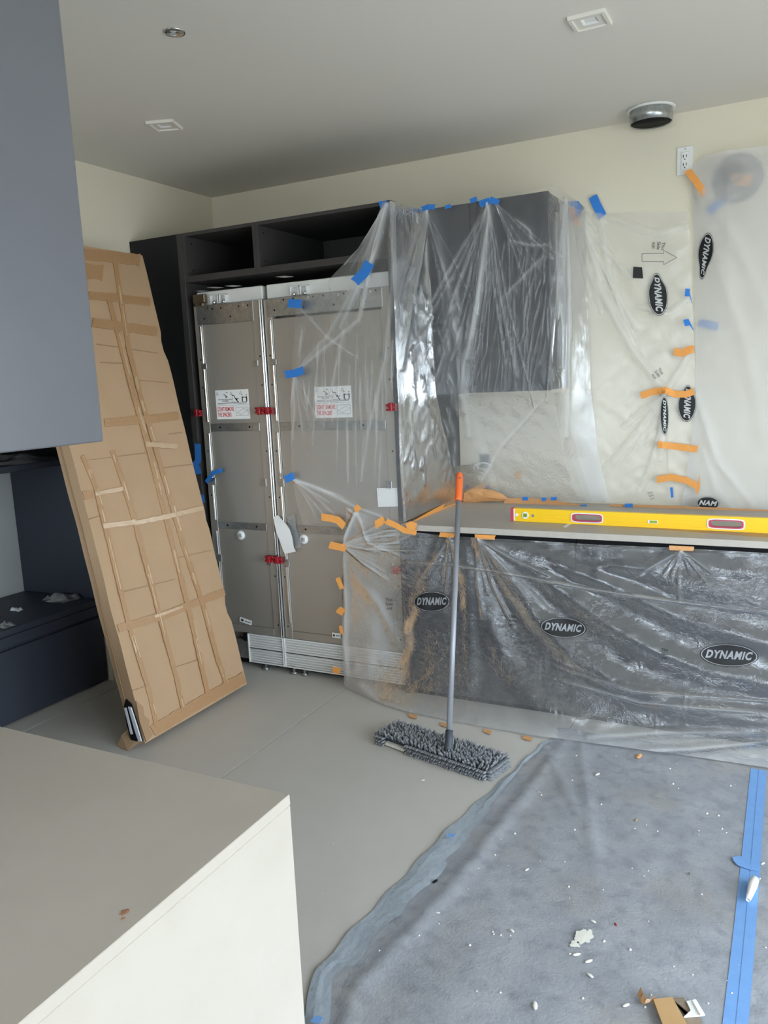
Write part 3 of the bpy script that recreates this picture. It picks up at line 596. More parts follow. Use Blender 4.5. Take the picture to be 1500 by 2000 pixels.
# E: film over the base cabinets, from under the counter down to the floor
def E_top():
    L_ = [(*W(677, 990, 1, YF-.040), 0), (*W(735, 1012, 1, YF-.044), .05), (*W(800, 1038, 1, -.812), .105), (1.86, -.800, .846, .17), (2.1, -.800, .846, .25), (2.55, -.800, .842, .40), (2.95, -.800, .846, .54), (4.3, -.800, .84, 1)]
    return L_
def mixrow(px_l, ys, z):
    a = W(*px_l, 1, YF-.042); return [(*a, 0), (1.48, ys[0], z, .05), (1.66, ys[0]-.005, z, .105), (1.86, ys[1], z, .17), (2.1, ys[1], z, .25), (2.55, ys[2], z, .40), (2.95, ys[2], z, .54), (4.3, ys[2], z, 1)]
E2 = mixrow((672, 1075), (-.822, -.812, -.814), .76); E3 = mixrow((668, 1160), (-.835, -.845, -.858), .54); E4 = mixrow((670, 1250), (-.85, -.90, -.915), .27)
bE = [(1.288, -.83, .006, 0), (1.45, -.90, .006, .05), (1.60, -.965, .006, .105), (1.752, -1.0, .006, .15), (1.95, -1.02, .006, .2), (2.391, -1.026, .006, .36), (2.93, -.994, .012, .54), (3.316, -.98, .012, .67), (4.3, -.97, .012, 1)]
fE = star(880, 1048, 60, 125, 5, 150, 3, .007, 31) + star(940, 1050, 30, 100, 7, 200, 3, .008, 32, -6) + star(1330, 1075, 25, 155, 7, 110, 3, .008, 33) + star(668, 1065, -30, 45, 8, 150, 3, .008, 34) + star(810, 1042, 150, 190, 5, 140, 3, .008, 35)
fE += [([(892, 1055), (912, 1130), (920, 1230), (918, 1330)], 14, .014), ([(865, 1055), (838, 1140), (812, 1240), (800, 1310)], 16, .013), ([(905, 1060), (945, 1170), (985, 1290), (1060, 1380), (1160, 1425)], 24, .022),
       ([(940, 1055), (990, 1120), (1050, 1205), (1120, 1280), (1220, 1340), (1360, 1385), (1500, 1410)], 22, .044), ([(950, 1055), (1060, 1125), (1170, 1205), (1270, 1265), (1380, 1310), (1500, 1335)], 20, .038),
       ([(970, 1055), (1090, 1100), (1220, 1155), (1340, 1210), (1500, 1255)], 18, .030), ([(1150, 1062), (1220, 1095), (1330, 1140), (1500, 1175)], 26, .024), ([(1330, 1080), (1400, 1110), (1500, 1125)], 16, .016), ([(1320, 1080), (1260, 1110), (1170, 1105)], 12, .018),
       ([(800, 1098), (880, 1102), (1000, 1120), (1150, 1150), (1300, 1172), (1500, 1197)], 2.5, .012), ([(1100, 1330), (1250, 1372), (1500, 1392)], 4, .012), ([(1090, 1300), (1240, 1350), (1500, 1370)], 3, .008), ([(1150, 1440), (1300, 1430), (1500, 1432)], 9, .018), ([(1180, 1470), (1350, 1462), (1500, 1448)], 8, .02),
       ([(672, 1080), (676, 1180), (672, 1260), (678, 1330)], 6, .014), ([(690, 1330), (740, 1370), (800, 1392)], 8, .014), ([(700, 1130), (740, 1180), (780, 1260)], 9, .010), ([(677, 990), (694, 1005), (668, 1062)], 4, .012), ([(700, 990), (670, 1060)], 3, .010), ([(668, 1062), (740, 1040), (800, 1030)], 3, .012), ([(695, 1000), (720, 1060), (790, 1090)], 3, .010), ([(700, 992), (760, 1010), (800, 1030)], 3, .01)]
fE += [([(x, y), (x+random.uniform(-5, 5), y+random.uniform(20, 70))], 1.6, random.uniform(.001, .0025)) for x, y in [(random.choice((random.gauss(1065, 14), random.gauss(1120, 10), random.gauss(1250, 30), random.gauss(1370, 40))), random.uniform(1230, 1390)) for _ in range(36)]]
def layE(u, v): return .40*np.clip((v-.92)/.07, 0, 1)*(u < .9)+np.clip((.10-u)/.04, 0, 1)*(.4+.55*np.clip((v-.35)/.25, 0, 1))+.15*np.clip((v-.6)/.4, 0, 1)
filmE = sheet('plastic_sheet', [E_top(), E2, E3, E4, bE], [0, .13, .40, .70, 1], 520, 240, 'filmE', 'crinkled clear plastic sheet hanging from the counter to the floor over the base cabinets', fE, (.0016, 2.2), 2, fs=.75, layers=layE)

# ------------------------------------------------------------------ print on the films (DYNAMIC ovals, side marks, arrows)
def on_film(label, px, py, off=.003):
    if label == filmD and py > 940: return W(px, py, 1, -.085-off)
    bv = FILM[label][0]; d = Vector(ray(px, py)).normalized(); h = bv.ray_cast(Vector(CAM), d)
    if h[0] is None: h2 = bv.find_nearest(Vector(CAM)+d*3.9); h = (h2[0], h2[1])
    return np.array(h[0])-np.array(d)*off
def decal(label, pts, faces, m, name, off, parent): return mesh_obj(name, [on_film(label, x, y, off) for x, y in pts], faces, m, parent)
def oval_logo(label, cx, cy, a, b, rot, text='DYNAMIC', pinch=(), flipy=1):
    par = FILM[label][1]; cr, sr = math.cos(rot), math.sin(rot); lm = 'letter_dim' if label == filmE else 'letter'
    def tf(u, v):
        for (u0, w, s) in pinch: v = v*(1-s*math.exp(-((u/a-u0)/w)**2))
        return (cx+u*cr-v*sr, cy+u*sr+v*cr)
    def disc(aa, bb, nr=6, n=40):
        pts = [tf(0, 0)]; fs = []
        for r_ in range(1, nr+1):
            for i in range(n): w = 2*math.pi*i/n; pts.append(tf(aa*r_/nr*math.cos(w), bb*r_/nr*math.sin(w)))
        for i in range(n): fs.append([0, 1+i, 1+(i+1) % n])
        for r_ in range(nr-1):
            for i in range(n): fs.append([1+r_*n+i, 1+r_*n+(i+1) % n, 1+(r_+1)*n+(i+1) % n, 1+(r_+1)*n+i])
        return pts, fs
    def ring(a0_, b0_, a1_, b1_, n=48):
        pts = [tf(a0_*math.cos(2*math.pi*i/n), b0_*math.sin(2*math.pi*i/n)) for i in range(n)]+[tf(a1_*math.cos(2*math.pi*i/n), b1_*math.sin(2*math.pi*i/n)) for i in range(n)]
        return pts, [[i, (i+1) % n, n+(i+1) % n, n+i] for i in range(n)]
    lg = decal(label, *disc(a*.93, b*.91), 'ink', 'oval_print', .004, par); 
    tv, tf_ = text_mesh(text, b*.95, .28, b*.042, 'CENTER', 1.14)
    wid = tv[:, 0].max()-tv[:, 0].min(); sx = 1.62*a/wid; cxx = (tv[:, 0].max()+tv[:, 0].min())/2
    o = mesh_obj('lettering', [on_film(label, *tf((q[0]-cxx)*sx, -q[1]), .0065) for q in tv], tf_, lm, lg)
    decal(label, *ring(a*.93, b*.91, a*.965, b*.955), lm, 'oval_outline', .0045, lg)
    decal(label, *ring(a*.975, b*.965, a, b), 'ink', 'oval_outline', .0042, lg)
oval_logo(filmE, 843, 1175, 36, 20, -.01); oval_logo(filmE, 1100, 1226, 45, 20, .07); oval_logo(filmE, 1424, 1280, 57, 22, .06)
oval_logo(filmC, 1285, 575, 42, 19, 1.5, pinch=((-.75, .3, .35), (.6, .3, -.05)))
oval_logo(filmD, 1377, 500, 46, 16, 1.72, pinch=((.6, .5, .45),))
oval_logo(filmC, 1342, 788, 36, 18, 1.62, pinch=((-.8, .4, .3),)); oval_logo(filmC, 1298, 812, 38, 8, 1.56)
oval_logo(filmD, 1383, 983, 22, 13, .08, 'NAM')
def side_mark(label, cx, cy, size, rot, m='ink', arrow=None):
    par = FILM[label][1]; tv, tf_ = text_mesh('This\nSide\nout', size, 0, 0, 'CENTER'); cr, sr = math.cos(rot), math.sin(rot)
    lg = mesh_obj('side_mark_print', [on_film(label, cx+q[0]*cr+q[1]*sr, cy+q[0]*sr-q[1]*cr, .005) for q in tv], tf_, m, par)
    if arrow:
        ax, ay, L_, h_, ar = arrow; ca, sa = math.cos(ar), math.sin(ar)
        shp = [(-.5, -.28), (.12, -.28), (.12, -.5), (.5, 0), (.12, .5), (.12, .28), (-.5, .28)]
        P_ = [(ax+u*L_*ca-v*h_*sa, ay+u*L_*sa+v*h_*ca) for u, v in shp]; pts = []; fs = []
        for i in range(7):
            a = np.array(P_[i]); b = np.array(P_[(i+1) % 7]); d = (b-a)/np.linalg.norm(b-a); n = np.array((-d[1], d[0]))*.5
            for k in range(6):
                q0 = a+(b-a)*k/6; q1 = a+(b-a)*(k+1)/6; s = len(pts); pts += [tuple(q0-n), tuple(q1-n), tuple(q1+n), tuple(q0+n)]; fs.append([s, s+1, s+2, s+3])
        decal(label, pts, fs, 'inkgrey', 'arrow_print', .005, lg)
side_mark(filmC, 1286, 480, 9.5, 1.65, 'ink', (1288, 503, 68, 28, 0))
side_mark(filmE, 760, 1180, 8.5, -.02, 'ink', (783, 1180, 60, 26, -1.57)); side_mark(filmE, 1000, 1212, 8, 0, 'ink'); side_mark(filmE, 1298, 1277, 8, .05, 'ink')
side_mark(filmC, 1284, 730, 8.5, .9, 'ink'); side_mark(filmC, 1272, 968, 6, -.4, 'inkgrey')
decal(filmC, [(1237, 521), (1254, 522), (1256, 544), (1236, 543)], [[0, 1, 2, 3]], 'ink', 'barcode_print', .005, FILM[filmC][1])

# ------------------------------------------------------------------ tape pieces
def tape(label, col, pts, w, where, group=None, off=.004, jag=.12, cat='tape', name=None, thick=.0009):
    """strip along pixel polyline pts, w px wide; where = film label, or (axis, value) plane"""
    P = [np.array(p, float) for p in pts]; seg = []
    for a, b in zip(P[:-1], P[1:]):
        k = max(2, int(np.linalg.norm(b-a)/8)); seg += [a+(b-a)*i/k for i in range(k)]
    seg.append(P[-1]); n = len(seg); v = []; f = []
    for i, c_ in enumerate(seg):
        d = seg[min(i+1, n-1)]-seg[max(i-1, 0)]; d /= np.linalg.norm(d)+1e-9; nn = np.array((-d[1], d[0]))
        e = (random.uniform(-jag, jag)*w if i in (0, n-1) else 0)
        for s in (-1, 0, 1):
            q = c_+nn*s*w/2+d*(e*s if s else 0)+d*(random.uniform(-.1, .1)*w if i in (0, n-1) else 0)
            if isinstance(where, tuple): p = W(q[0], q[1], *where); dd = ray(*q); p = p-dd/np.linalg.norm(dd)*(off+.0012*abs(math.sin(i*1.1+s)))
            else: p = on_film(where, q[0], q[1], off)
            v.append(p)
    for i in range(n-1):
        for s in range(2): f.append([3*i+s, 3*i+s+1, 3*i+s+4, 3*i+s+3])
    nv = len(v); v2 = v+[x-(CAM-x)/np.linalg.norm(CAM-x)*thick for x in v]; f2 = f+[[q+nv for q in g][::-1] for g in f]
    rim = [0, 1, 2]+[3*i+2 for i in range(1, n)]+[3*(n-1)+1]+[3*i for i in range(n-1, 0, -1)]
    f2 += [[rim[i], rim[i]+nv, rim[(i+1) % len(rim)]+nv, rim[(i+1) % len(rim)]] for i in range(len(rim))]
    return mesh_obj(name or ('blue_tape' if col in ('blue', 'bluef') else 'orange_tape'), v2, f2, col, None, False, label=label, cat=cat, group=group)
gB, gO = 'blue masking tape pieces', 'orange masking tape pieces'
PF = (1, YF-.006)
tape('blue tape at the very top of the film beside the overhead cabinets', 'blue', [(740, 400), (757, 398)], 13, (1, YF-.02), gB)
tape('wrinkled blue tape on the bunched film below the wide overhead cabinet', 'blue', [(722, 513), (712, 532), (692, 552)], 20, (1, YF-.052), gB)
tape('blue tape at the top edge of the right fridge door', 'blue', [(563, 592), (589, 594)], 17, (1, YF-.052), gB)
tape('blue tape level with the middle of the film on the right fridge door', 'blue', [(556, 732), (576, 729), (592, 723)], 15, (1, YF-.052), gB)
tape('blue tape where the film edge sweeps down the right fridge door', 'blue', [(557, 937), (575, 928)], 14, (1, YF-.052), gB)
tape('curled blue tape across the left edge of the narrow fridge column', 'blue', [(403, 942), (416, 924), (434, 918)], 8, (1, YF-.02), gB)
tape('long blue tape on the gable just above the cardboard edge', 'blue', [(386, 866), (387, 900), (382, 905), (388, 925)], 12, (1, YF-.006), gB)
tape('small blue tape peeking out beside the cardboard edge low on the gable', 'blue', [(394, 966), (397, 982)], 8, (1, YF-.006), gB)
tape('blue tape at the left top corner of the wrapped wall cabinet', 'blue', [(824, 409), (836, 404), (850, 404)], 10, (1, -.425), gB)
tape('tiny blue tape on the top edge of the wall cabinet', 'blue', [(868, 405), (881, 402)], 7, (1, -.425), gB)
tape('blue tape tip standing above the wall cabinet top', 'blue', [(918, 393), (932, 388)], 9, (1, -.415), gB)
tape('blue tape gathering film on the wall cabinet, left of a pair', 'blue', [(936, 399), (956, 392)], 13, (1, -.43), gB)
tape('blue tape gathering film on the wall cabinet, right of a pair', 'blue', [(956, 389), (974, 396)], 12, (1, -.432), gB)
tape('crumpled blue tape on the wall just right of the wall cabinet', 'blue', [(1113, 402), (1125, 400), (1136, 415)], 17, (1, -.012), gB)
tape('upright blue tape strip on the cream wall above the film', 'blue', [(1158, 384), (1165, 400), (1177, 423)], 18, (1, -.012), gB)
tape('blue tape with writing behind the milky sheet at the right edge', 'blue', [(1384, 414), (1398, 402), (1412, 394)], 14, (1, -.03), gB)
tape('upper small blue tape on the edge between the two wall sheets', 'blue', [(1338, 571), (1356, 572)], 15, filmC, gB, .02)
tape('lower small blue tape on the edge between the two wall sheets', 'blue', [(1336, 631), (1356, 627)], 13, filmC, gB, .02)
tape('faint blue tape seen through the milky sheet', 'blue', [(1366, 630), (1402, 638)], 14, (1, -.012), gB)
tape('blue tape just left of the orange grip at the counter back', 'blue', [(907, 951), (917, 952)], 10, (1, -.04), gB)
tape('blue tape curl above the wide kraft tape', 'blue', [(948, 951), (956, 949)], 6, (1, -.04), gB)
for k, (x, y, w_) in enumerate(((1026, 974, 11), (1062, 975, 9), (1082, 974, 11), (1140, 989, 12), (1228, 987, 15))):
    tape(['first', 'second', 'third', 'fourth', 'fifth'][k]+' blue tape dab from the left along the counter back edge', 'blue', [(x-w_*.5, y), (x+w_*.5, y)], 7, (1, -.10), gB)
tape('blue tape tick under the curved orange tape on the right', 'blue', [(1311, 952), (1313, 972)], 5, filmC, gB, .02)
# orange
tape('orange tape hanging from the top corner of the flat wall sheet', 'orange', [(1114, 404), (1121, 420), (1129, 441)], 12, (1, -.03), gO)
tape('orange tape holding the right hand sheet to the wall by the outlet', 'orange', [(1343, 333), (1358, 352), (1377, 380)], 15, (1, -.045), gO)
tape('torn orange tape in two steps between the wall sheets', 'orange', [(1316, 686), (1332, 690), (1346, 683), (1364, 682)], 15, filmC, gO, .02)
tape('long orange tape across the oval print on the wall sheet', 'orange', [(1252, 773), (1275, 765), (1300, 762), (1318, 770), (1340, 770), (1356, 764)], 13, filmC, gO, .02)
tape('long straight orange tape below the squeezed oval print', 'orange', [(1285, 868), (1320, 872), (1378, 880), (1388, 888)], 13, filmC, gO, .03)
tape('curved orange tape low on the wall sheet above the level', 'orange', [(1283, 937), (1310, 932), (1340, 938), (1362, 950), (1369, 966)], 13, filmC, gO, .03)
tape('tiny orange tape stuck on the white wall behind film', 'orange', [(1011, 920), (1013, 935)], 10, (1, -.012), gO)
tape('blurred orange tape behind the milky sheet near the pipe', 'orange', [(1430, 350), (1468, 352)], 24, (1, -.03), gO)
tape('orange tape folded at the hem of the fridge door film', 'orange', [(628, 1010), (645, 1012), (660, 1016), (672, 1028)], 14, (1, YF-.06), gO)
tape('small square orange tape at the upper corner of the lower sheet', 'orange', [(694, 998), (702, 988)], 11, (1, YF-.065), gO)
tape('orange tape flag left of the counter corner', 'orange', [(733, 1025), (742, 1020), (750, 1014)], 14, (1, YF-.065), gO)
tape('twisted orange tape running down to the counter corner', 'orange', [(754, 1018), (775, 1027), (790, 1036), (813, 1040)], 11, (1, -.835), gO)
tape('bunched orange tape knot at the counter corner', 'orange', [(795, 1030), (803, 1026), (811, 1030)], 16, (1, -.84), gO)
q = [(800, 1028), (830, 1012), (860, 995), (888, 985)]
v = []; 
a0_, a1_ = W(801, 1030, 2, CZ), W(893, 983, 2, CZ)
tape('long orange tape up the joint between counter and end panel', 'orange', [(802, 1028), (840, 1006), (870, 990), (906, 972)], 13, (0, 1.685), gO)
for k, (x0, x1, y) in enumerate(((858, 888, 1045), (927, 967, 1049), (1307, 1355, 1071))):
    tape(['left of the mop pole', 'just right of the mop pole', 'at the far right'][k]+' orange tape tab under the counter front edge' if False else 'orange tape tab under the counter front edge, '+['left of the mop pole', 'right of the mop pole', 'below the far end of the level'][k], 'kraft' if k == 2 else 'orange', [(x0, y-1), (x1, y+1)], 9, (1, -.806), gO, .008)
for k, (a, b, w_) in enumerate((((643, 1064), (675, 1071), 14), ((659, 1128), (668, 1150), 9), ((660, 1190), (672, 1197), 14), ((665, 1222), (668, 1238), 7), ((650, 1308), (664, 1311), 12))):
    tape(['first', 'second', 'third', 'fourth', 'lowest'][k]+' orange tape tab from the top on the left edge of the lower sheet', 'orange', [a, b], w_, (1, YF-.055), gO)
for k, (x, y, L_) in enumerate(((806, 1398, 16), (868, 1415, 14), (952, 1428, 14), (1030, 1441, 18))):
    p = [(x-L_/2, y-2), (x+L_/2, y+3)]; tape(['first', 'second', 'third', 'fourth'][k]+' orange tape tab from the left at the floor hem of the lower sheet', 'kraft', p, 7, (2, .004), gO)
# kraft tape wad along the back of the counter
def wad(label, poly, y, m, dy, group):
    pts = [W(a, b, 1, y) for a, b in poly]; c_ = np.mean(pts, axis=0); v = [c_+(0, -dy, 0)]; n = len(pts)
    for p in pts: v.append((p+c_)/2+(0, -dy*random.uniform(.5, 1.2), random.uniform(-.004, .004)))
    for p in pts: v.append(p)
    for p in pts: v.append(p+(0, .003, 0))
    f = [[0, 1+i, 1+(i+1) % n] for i in range(n)]+[[1+i, 1+n+i, 1+n+(i+1) % n, 1+(i+1) % n] for i in range(n)]+[[1+n+i, 1+2*n+i, 1+2*n+(i+1) % n, 1+n+(i+1) % n] for i in range(n)]+[[1+2*n+i for i in range(n)]]
    mesh_obj('orange_tape', v, f, m, None, False, label=label, cat='tape', group=group)
wad('wide wrinkled orange tape patch at the counter back right of the grip', [(906, 958), (918, 953), (940, 954), (960, 957), (980, 964), (994, 975), (978, 979), (950, 979), (925, 982), (905, 980)], -.10, 'kraft', .02, gO)
tape('long brown orange tape strip along the counter back edge', 'kraft', [(985, 978), (1040, 979), (1080, 981), (1110, 988), (1135, 991)], 11, (1, -.09), gO)
tape('pale orange tape along the counter back edge behind the level', 'kraft', [(1190, 988), (1250, 989), (1340, 992), (1420, 995), (1500, 999)], 6, (1, -.085), gO)

# things on the back wall behind the film
p = W(945, 908, 1, -.03); t = thing('wall_junction_box', 'small wall box with a white wire coil blurred behind film above the counter', 'junction box', (p[0], -.002, p[2]-.05))
box('back_plate', (p[0]-.03, -.012, p[2]-.02), (p[0]+.03, -.002, p[2]+.06), 'inkgrey', t, .004)
box('opening', (p[0]-.016, -.02, p[2]+.01), (p[0]+.022, -.0125, p[2]+.05), 'ink', t, .003)
cp = [(p[0]+.03*math.cos(a)*(1+.1*a), -.025-.002*a, p[2]-.015+.028*math.sin(a)) for a in np.linspace(0, 11, 40)]
v, f = pts_tube(cp, .0045, 6); mesh_obj('wire_coil', v, f, 'paper', t)
p = np.array((3.06, -.05, 2.475)); t = thing('hood_pipe', 'dark pipe stub on the wall blurred behind the milky sheet', 'pipe', (p[0], -.002, p[2]))
v, f = lathe((p[0], -.003, p[2]), (p[0], -.06, p[2]), [(0, .075), (.1, .075), (.12, .05), (1, .05), (1, .044), (.2, .043), (.2, .001)], 28); mesh_obj('pipe', v, f, 'blk', t, True)
v, f = lathe((p[0]+.02, -.004, p[2]-.02), (p[0]+.02, -.010, p[2]-.02), [(0, .11), (1, .11)], 24); mesh_obj('wall_flange', v, f, 'inkgrey', t)

# ------------------------------------------------------------------ spirit level on the counter
p0 = W(999, 1018, 2, CZ); p1 = W(1500, 1042, 2, CZ); d = (p1-p0); d[2] = 0; d /= np.linalg.norm(d); nrm = np.array((d[1], -d[0], 0))
if nrm[1] > 0: nrm = -nrm
LL = 1.83; HH = .063; TT = .028
t = thing('spirit_level', 'long yellow spirit level lying on the counter', 'level', tuple(p0+d*LL/2+(0, 0, .001)))
def Lp(s, z, y): return p0+d*s+np.array((0, 0, z+.001))-nrm*y     # y>0 goes back from the front face
def lbox(name, s0, s1, z0, z1, y0, y1, m, parent, bev=0):
    v = [Lp(s, z, y) for s in (s0, s1) for z in (z0, z1) for y in (y0, y1)]
    return mesh_obj(name, v, [[0, 1, 3, 2], [4, 6, 7, 5], [0, 4, 5, 1], [2, 3, 7, 6], [0, 2, 6, 4], [1, 5, 7, 3]], m, parent)
# body as a frame with real hand holes
hs = [(.30, .435), (.895, 1.03), (1.44, 1.575)]
mb = MB()
def lb2(s0, s1, z0, z1, y0=0., y1=TT):
    v = [Lp(s, z, y) for s in (s0, s1) for z in (z0, z1) for y in (y0, y1)]; mb.add(v, [[0, 1, 3, 2], [4, 6, 7, 5], [0, 4, 5, 1], [2, 3, 7, 6], [0, 2, 6, 4], [1, 5, 7, 3]])
lb2(.012, LL-.012, 0, .012); lb2(.012, LL-.012, .050, HH)
s_ = .012
for a, b in hs+[(LL-.012, None)]:
    lb2(s_, a, .012, .050, .002, TT-.002); s_ = b
mb.build('body', 'yellow', t)
for z0 in (.020, .038): lbox('ridge', .15, .29, z0, z0+.0015, .0005, .002, 'yellow', t); lbox('ridge', .45, .88, z0, z0+.0015, .0005, .002, 'yellow', t)
lbox('end_cap', -.004, .0118, -.0005, HH+.001, -.001, TT+.001, 'pink', t); lbox('end_cap', LL-.0118, LL+.004, -.0005, HH+.001, -.001, TT+.001, 'pink', t); lbox('cap_liner', .0119, .018, .003, HH-.003, -.0012, .0, 'paper', t)
for a, b in hs:
    for k, (m_, g, y0) in enumerate((('paper', .0, -.002), ('pink', .006, -.003))):
        # rounded rectangle ring
        mbr = MB(); n = 32; ca, cz = (a+b)/2, .031; W2, H2 = (b-a)/2+.008-g, .0235-g*.8; w2, h2 = (b-a)/2-.002-g*.6, .0155-g*.25
        def rr(w, h, q, r=.9): c_, s2 = math.cos(q), math.sin(q); e = 2/5.; return math.copysign(abs(c_)**e, c_)*w, math.copysign(abs(s2)**e, s2)*h
        v = []
        for i in range(n): x, z = rr(W2, H2, 2*math.pi*i/n); v.append(Lp(ca+x, cz+z, y0))
        for i in range(n): x, z = rr(w2, h2, 2*math.pi*i/n); v.append(Lp(ca+x, cz+z, y0))
        for i in range(n): x, z = rr(w2, h2, 2*math.pi*i/n); v.append(Lp(ca+x, cz+z, TT*.9))
        f = [[i, (i+1) % n, n+(i+1) % n, n+i] for i in range(n)]+[[n+i, n+(i+1) % n, 2*n+(i+1) % n, 2*n+i] for i in range(n)]
        mesh_obj('hand_grip_rim' if k else 'hand_grip_frame', v, f, m_, t)
def ldisc(name, s, z, r, y0, y1, m, parent): v, f = lathe(Lp(s, z, y0), Lp(s, z, y1), [(0, r), (1, r)], 20); return mesh_obj(name, v, f, m, parent)
vb = ldisc('plumb_vial_housing', .070, .031, .017, .002, -.002, 'paper', t); lbox('plumb_vial', .060, .080, .023, .040, -.0036, -.0021, 'vial', vb)
lbox('vial_lines', .066, .067, .023, .040, -.0042, -.0037, 'ink', vb); lbox('vial_lines', .073, .074, .023, .040, -.0042, -.0037, 'ink', vb)
ldisc('rivet', .028, .032, .007, .002, -.002, 'paper', t); ldisc('hang_hole', .108, .031, .007, .002, -.002, 'zinc', t)
vb = lbox('centre_vial_housing', .640, .682, .020, .034, -.002, .001, 'paper', t); lbox('centre_vial', .648, .680, .022, .032, -.0032, -.0021, 'vial', vb)
# paper template under the level
q = [W(a, b, 2, CZ) for a, b in ((1112, 1022), (1500, 1050), (1500, 1040), (1125, 1016))]
v, f = prism([x+(0, 0, .0002) for x in q], (0, 0, .0008)); mesh_obj('veneer_strip', v, f, 'wood', None, label='thin pale wood strip lying along the counter front by the level', cat='wood strip')
q = [W(a, b, 2, CZ) for a, b in ((1100, 1030), (1106, 1031), (1117, 1023), (1110, 1022))]
v, f = prism([x+(0, 0, .0012) for x in q], (0, 0, .0006)); mesh_obj('white_tape', v, f, 'paper', None, label='short white tape at the end of the wood strip', cat='tape')

# ------------------------------------------------------------------ mop
hc = np.array((2.050, -1.335, 0)); ang = math.radians(-13.5); ax = np.array((math.cos(ang), math.sin(ang), 0)); ay = np.array((-ax[1], ax[0], 0))
pb = W(876, 1462, 2, .055); ptop = np.array((1.9137, -.700, 1.123)); pm = W(893, 1040, 1, -.835)
dirp = (pm-pb)/np.linalg.norm(pm-pb); Lpole = 1.315; pt = pb+dirp*Lpole
t = thing('mop', 'flat mop with grey chenille head and orange grip leaning on the counter', 'mop', tuple(hc))
v = [hc+ax*a*.285+ay*b*.062+np.array((0, 0, z)) for a in (-1, 1) for b in (-1, 1) for z in (.012, .04)]
mesh_obj('head_plate', v, [[0, 1, 3, 2], [4, 6, 7, 5], [0, 4, 5, 1], [2, 3, 7, 6], [0, 2, 6, 4], [1, 5, 7, 3]], 'poledark', t)
# exposed pale backing on the near edge
q = [hc+ax*a+ay*b+np.array((0, 0, z)) for a, b, z in ((-.24, -.080, .018), (-.13, -.083, .016), (-.13, -.085, .006), (-.24, -.082, .006))]
v, f = prism(q, ay*.02); mesh_obj('pad_backing', v, f, 'chip', t)
mv = MB()
def nub(c_, dr, L_, r):
    dr = dr/np.linalg.norm(dr); mv.add(*lathe(c_, c_+dr*L_, [(0, r*.8), (.35, r), (.75, r*.95), (1, r*.35)], 6))
for i in range(46):
    for j in range(14):
        a = -.285+.57*(i+.5+random.uniform(-.4, .4))/46; b = -.072+.144*(j+.5+random.uniform(-.4, .4))/14
        nub(hc+ax*a+ay*b+np.array((0, 0, .036)), np.array((random.uniform(-.5, .5), random.uniform(-.5, .5), 0))+ax*(a/.285)**3*.5+ay*(b/.072)**3*.5+np.array((0, 0, 1)), random.uniform(.020, .030), .0052)
for i in range(62):
    for s in (-1, 1):
        a = -.29+.58*(i+.5)/62
        if s < 0 and -.245 < a < -.125: continue
        for z in (.032, .020, .009): nub(hc+ax*(a+random.uniform(-.003, .003))+ay*s*.070+np.array((0, 0, z)), ay*s+np.array((0, 0, (z-.02)*18)), random.uniform(.022, .030), .0052)
for i in range(17):
    for s in (-1, 1):
        b = -.075+.15*(i+.5)/17
        for z in (.032, .020, .009): nub(hc+ax*s*.285+ay*b+np.array((0, 0, z)), ax*s+np.array((0, 0, (z-.02)*18)), random.uniform(.024, .032), .0054)
mv.v = [(x, y, max(z, .001)) for x, y, z in mv.v]
mv.build('chenille_pile', 'mopgrey', t, kind='stuff', smooth=True)
def P_(s): return pb+dirp*s
v, f = lathe(P_(-.012), P_(.075), [(0, .022), (.25, .016), (.5, .0145), (1, .0165)], 16); mesh_obj('pole_socket', v, f, 'poledark', t, True)
v, f = tube(P_(.07), P_(Lpole-.145), .0125, 16); mesh_obj('pole', v, f, 'pole', t, True)
v, f = lathe(P_(Lpole-.155), P_(Lpole), [(0, .0165), (.1, .0172), (.8, .0178), (.93, .015), (.98, .009), (1, .002)], 18); gr = mesh_obj('grip', v, f, 'grip', t, True)
hp = P_(Lpole-.035); tc_ = (CAM-hp)/np.linalg.norm(CAM-hp); v, f = lathe(hp+tc_*.0150, hp+tc_*.0188, [(0, .008), (1, .007)], 12); mesh_obj('hang_hole', v, f, 'poledark', gr)

# ------------------------------------------------------------------ leaning cardboard cartons
aB = math.atan2(.80-.336, 2.26); nB = np.array((math.cos(aB), 0, math.sin(aB))); uB = np.array((-math.sin(aB), 0, math.cos(aB)))
P0 = np.array((.802, -1.79, .028)); LB, WB_, TB = 2.305, .758, .085
def Bp(s, w_, dpt): return P0+uB*s+np.array((0, w_, 0))-nB*dpt
def slab_mesh(P_, L_, Wd, T_, ns=46, nw=16, wav=.0018, notch=()):
    def edge(s): return wav*math.sin(s*9)+wav*.6*math.sin(s*23+1)
    v = []; f = []
    for dpt in (0, T_):
        for i in range(ns+1):
            s = L_*i/ns
            for j in range(nw+1):
                w_ = Wd*j/nw
                if j == nw:
                    w_ += edge(s)
                    for s0, d0 in notch:
                        if abs(s-s0) < L_/ns*.7: w_ -= d0
                if j == 0: w_ += edge(s+2)
                bul = .0015*math.sin(s*5+w_*7)*(1 if 0 < j < nw else 0)+.001*math.sin(s*17-w_*11)
                v.append(P_(s, w_, dpt-(bul if dpt == 0 else 0)))
    K = (ns+1)*(nw+1)
    for i in range(ns):
        for j in range(nw):
            a = i*(nw+1)+j; f.append([a, a+1, a+nw+2, a+nw+1]); f.append([K+a, K+a+nw+1, K+a+nw+2, K+a+1])
    for i in range(ns):
        for j in (0, nw):
            a = i*(nw+1)+j; b = a+nw+1; f.append([a, b, K+b, K+a] if j == nw else [a, K+a, K+b, b])
    for j in range(nw):
        for i in (0, ns):
            a = i*(nw+1)+j; f.append([a, K+a, K+a+1, a+1] if i == ns else [a, a+1, K+a+1, K+a])
    return v, f
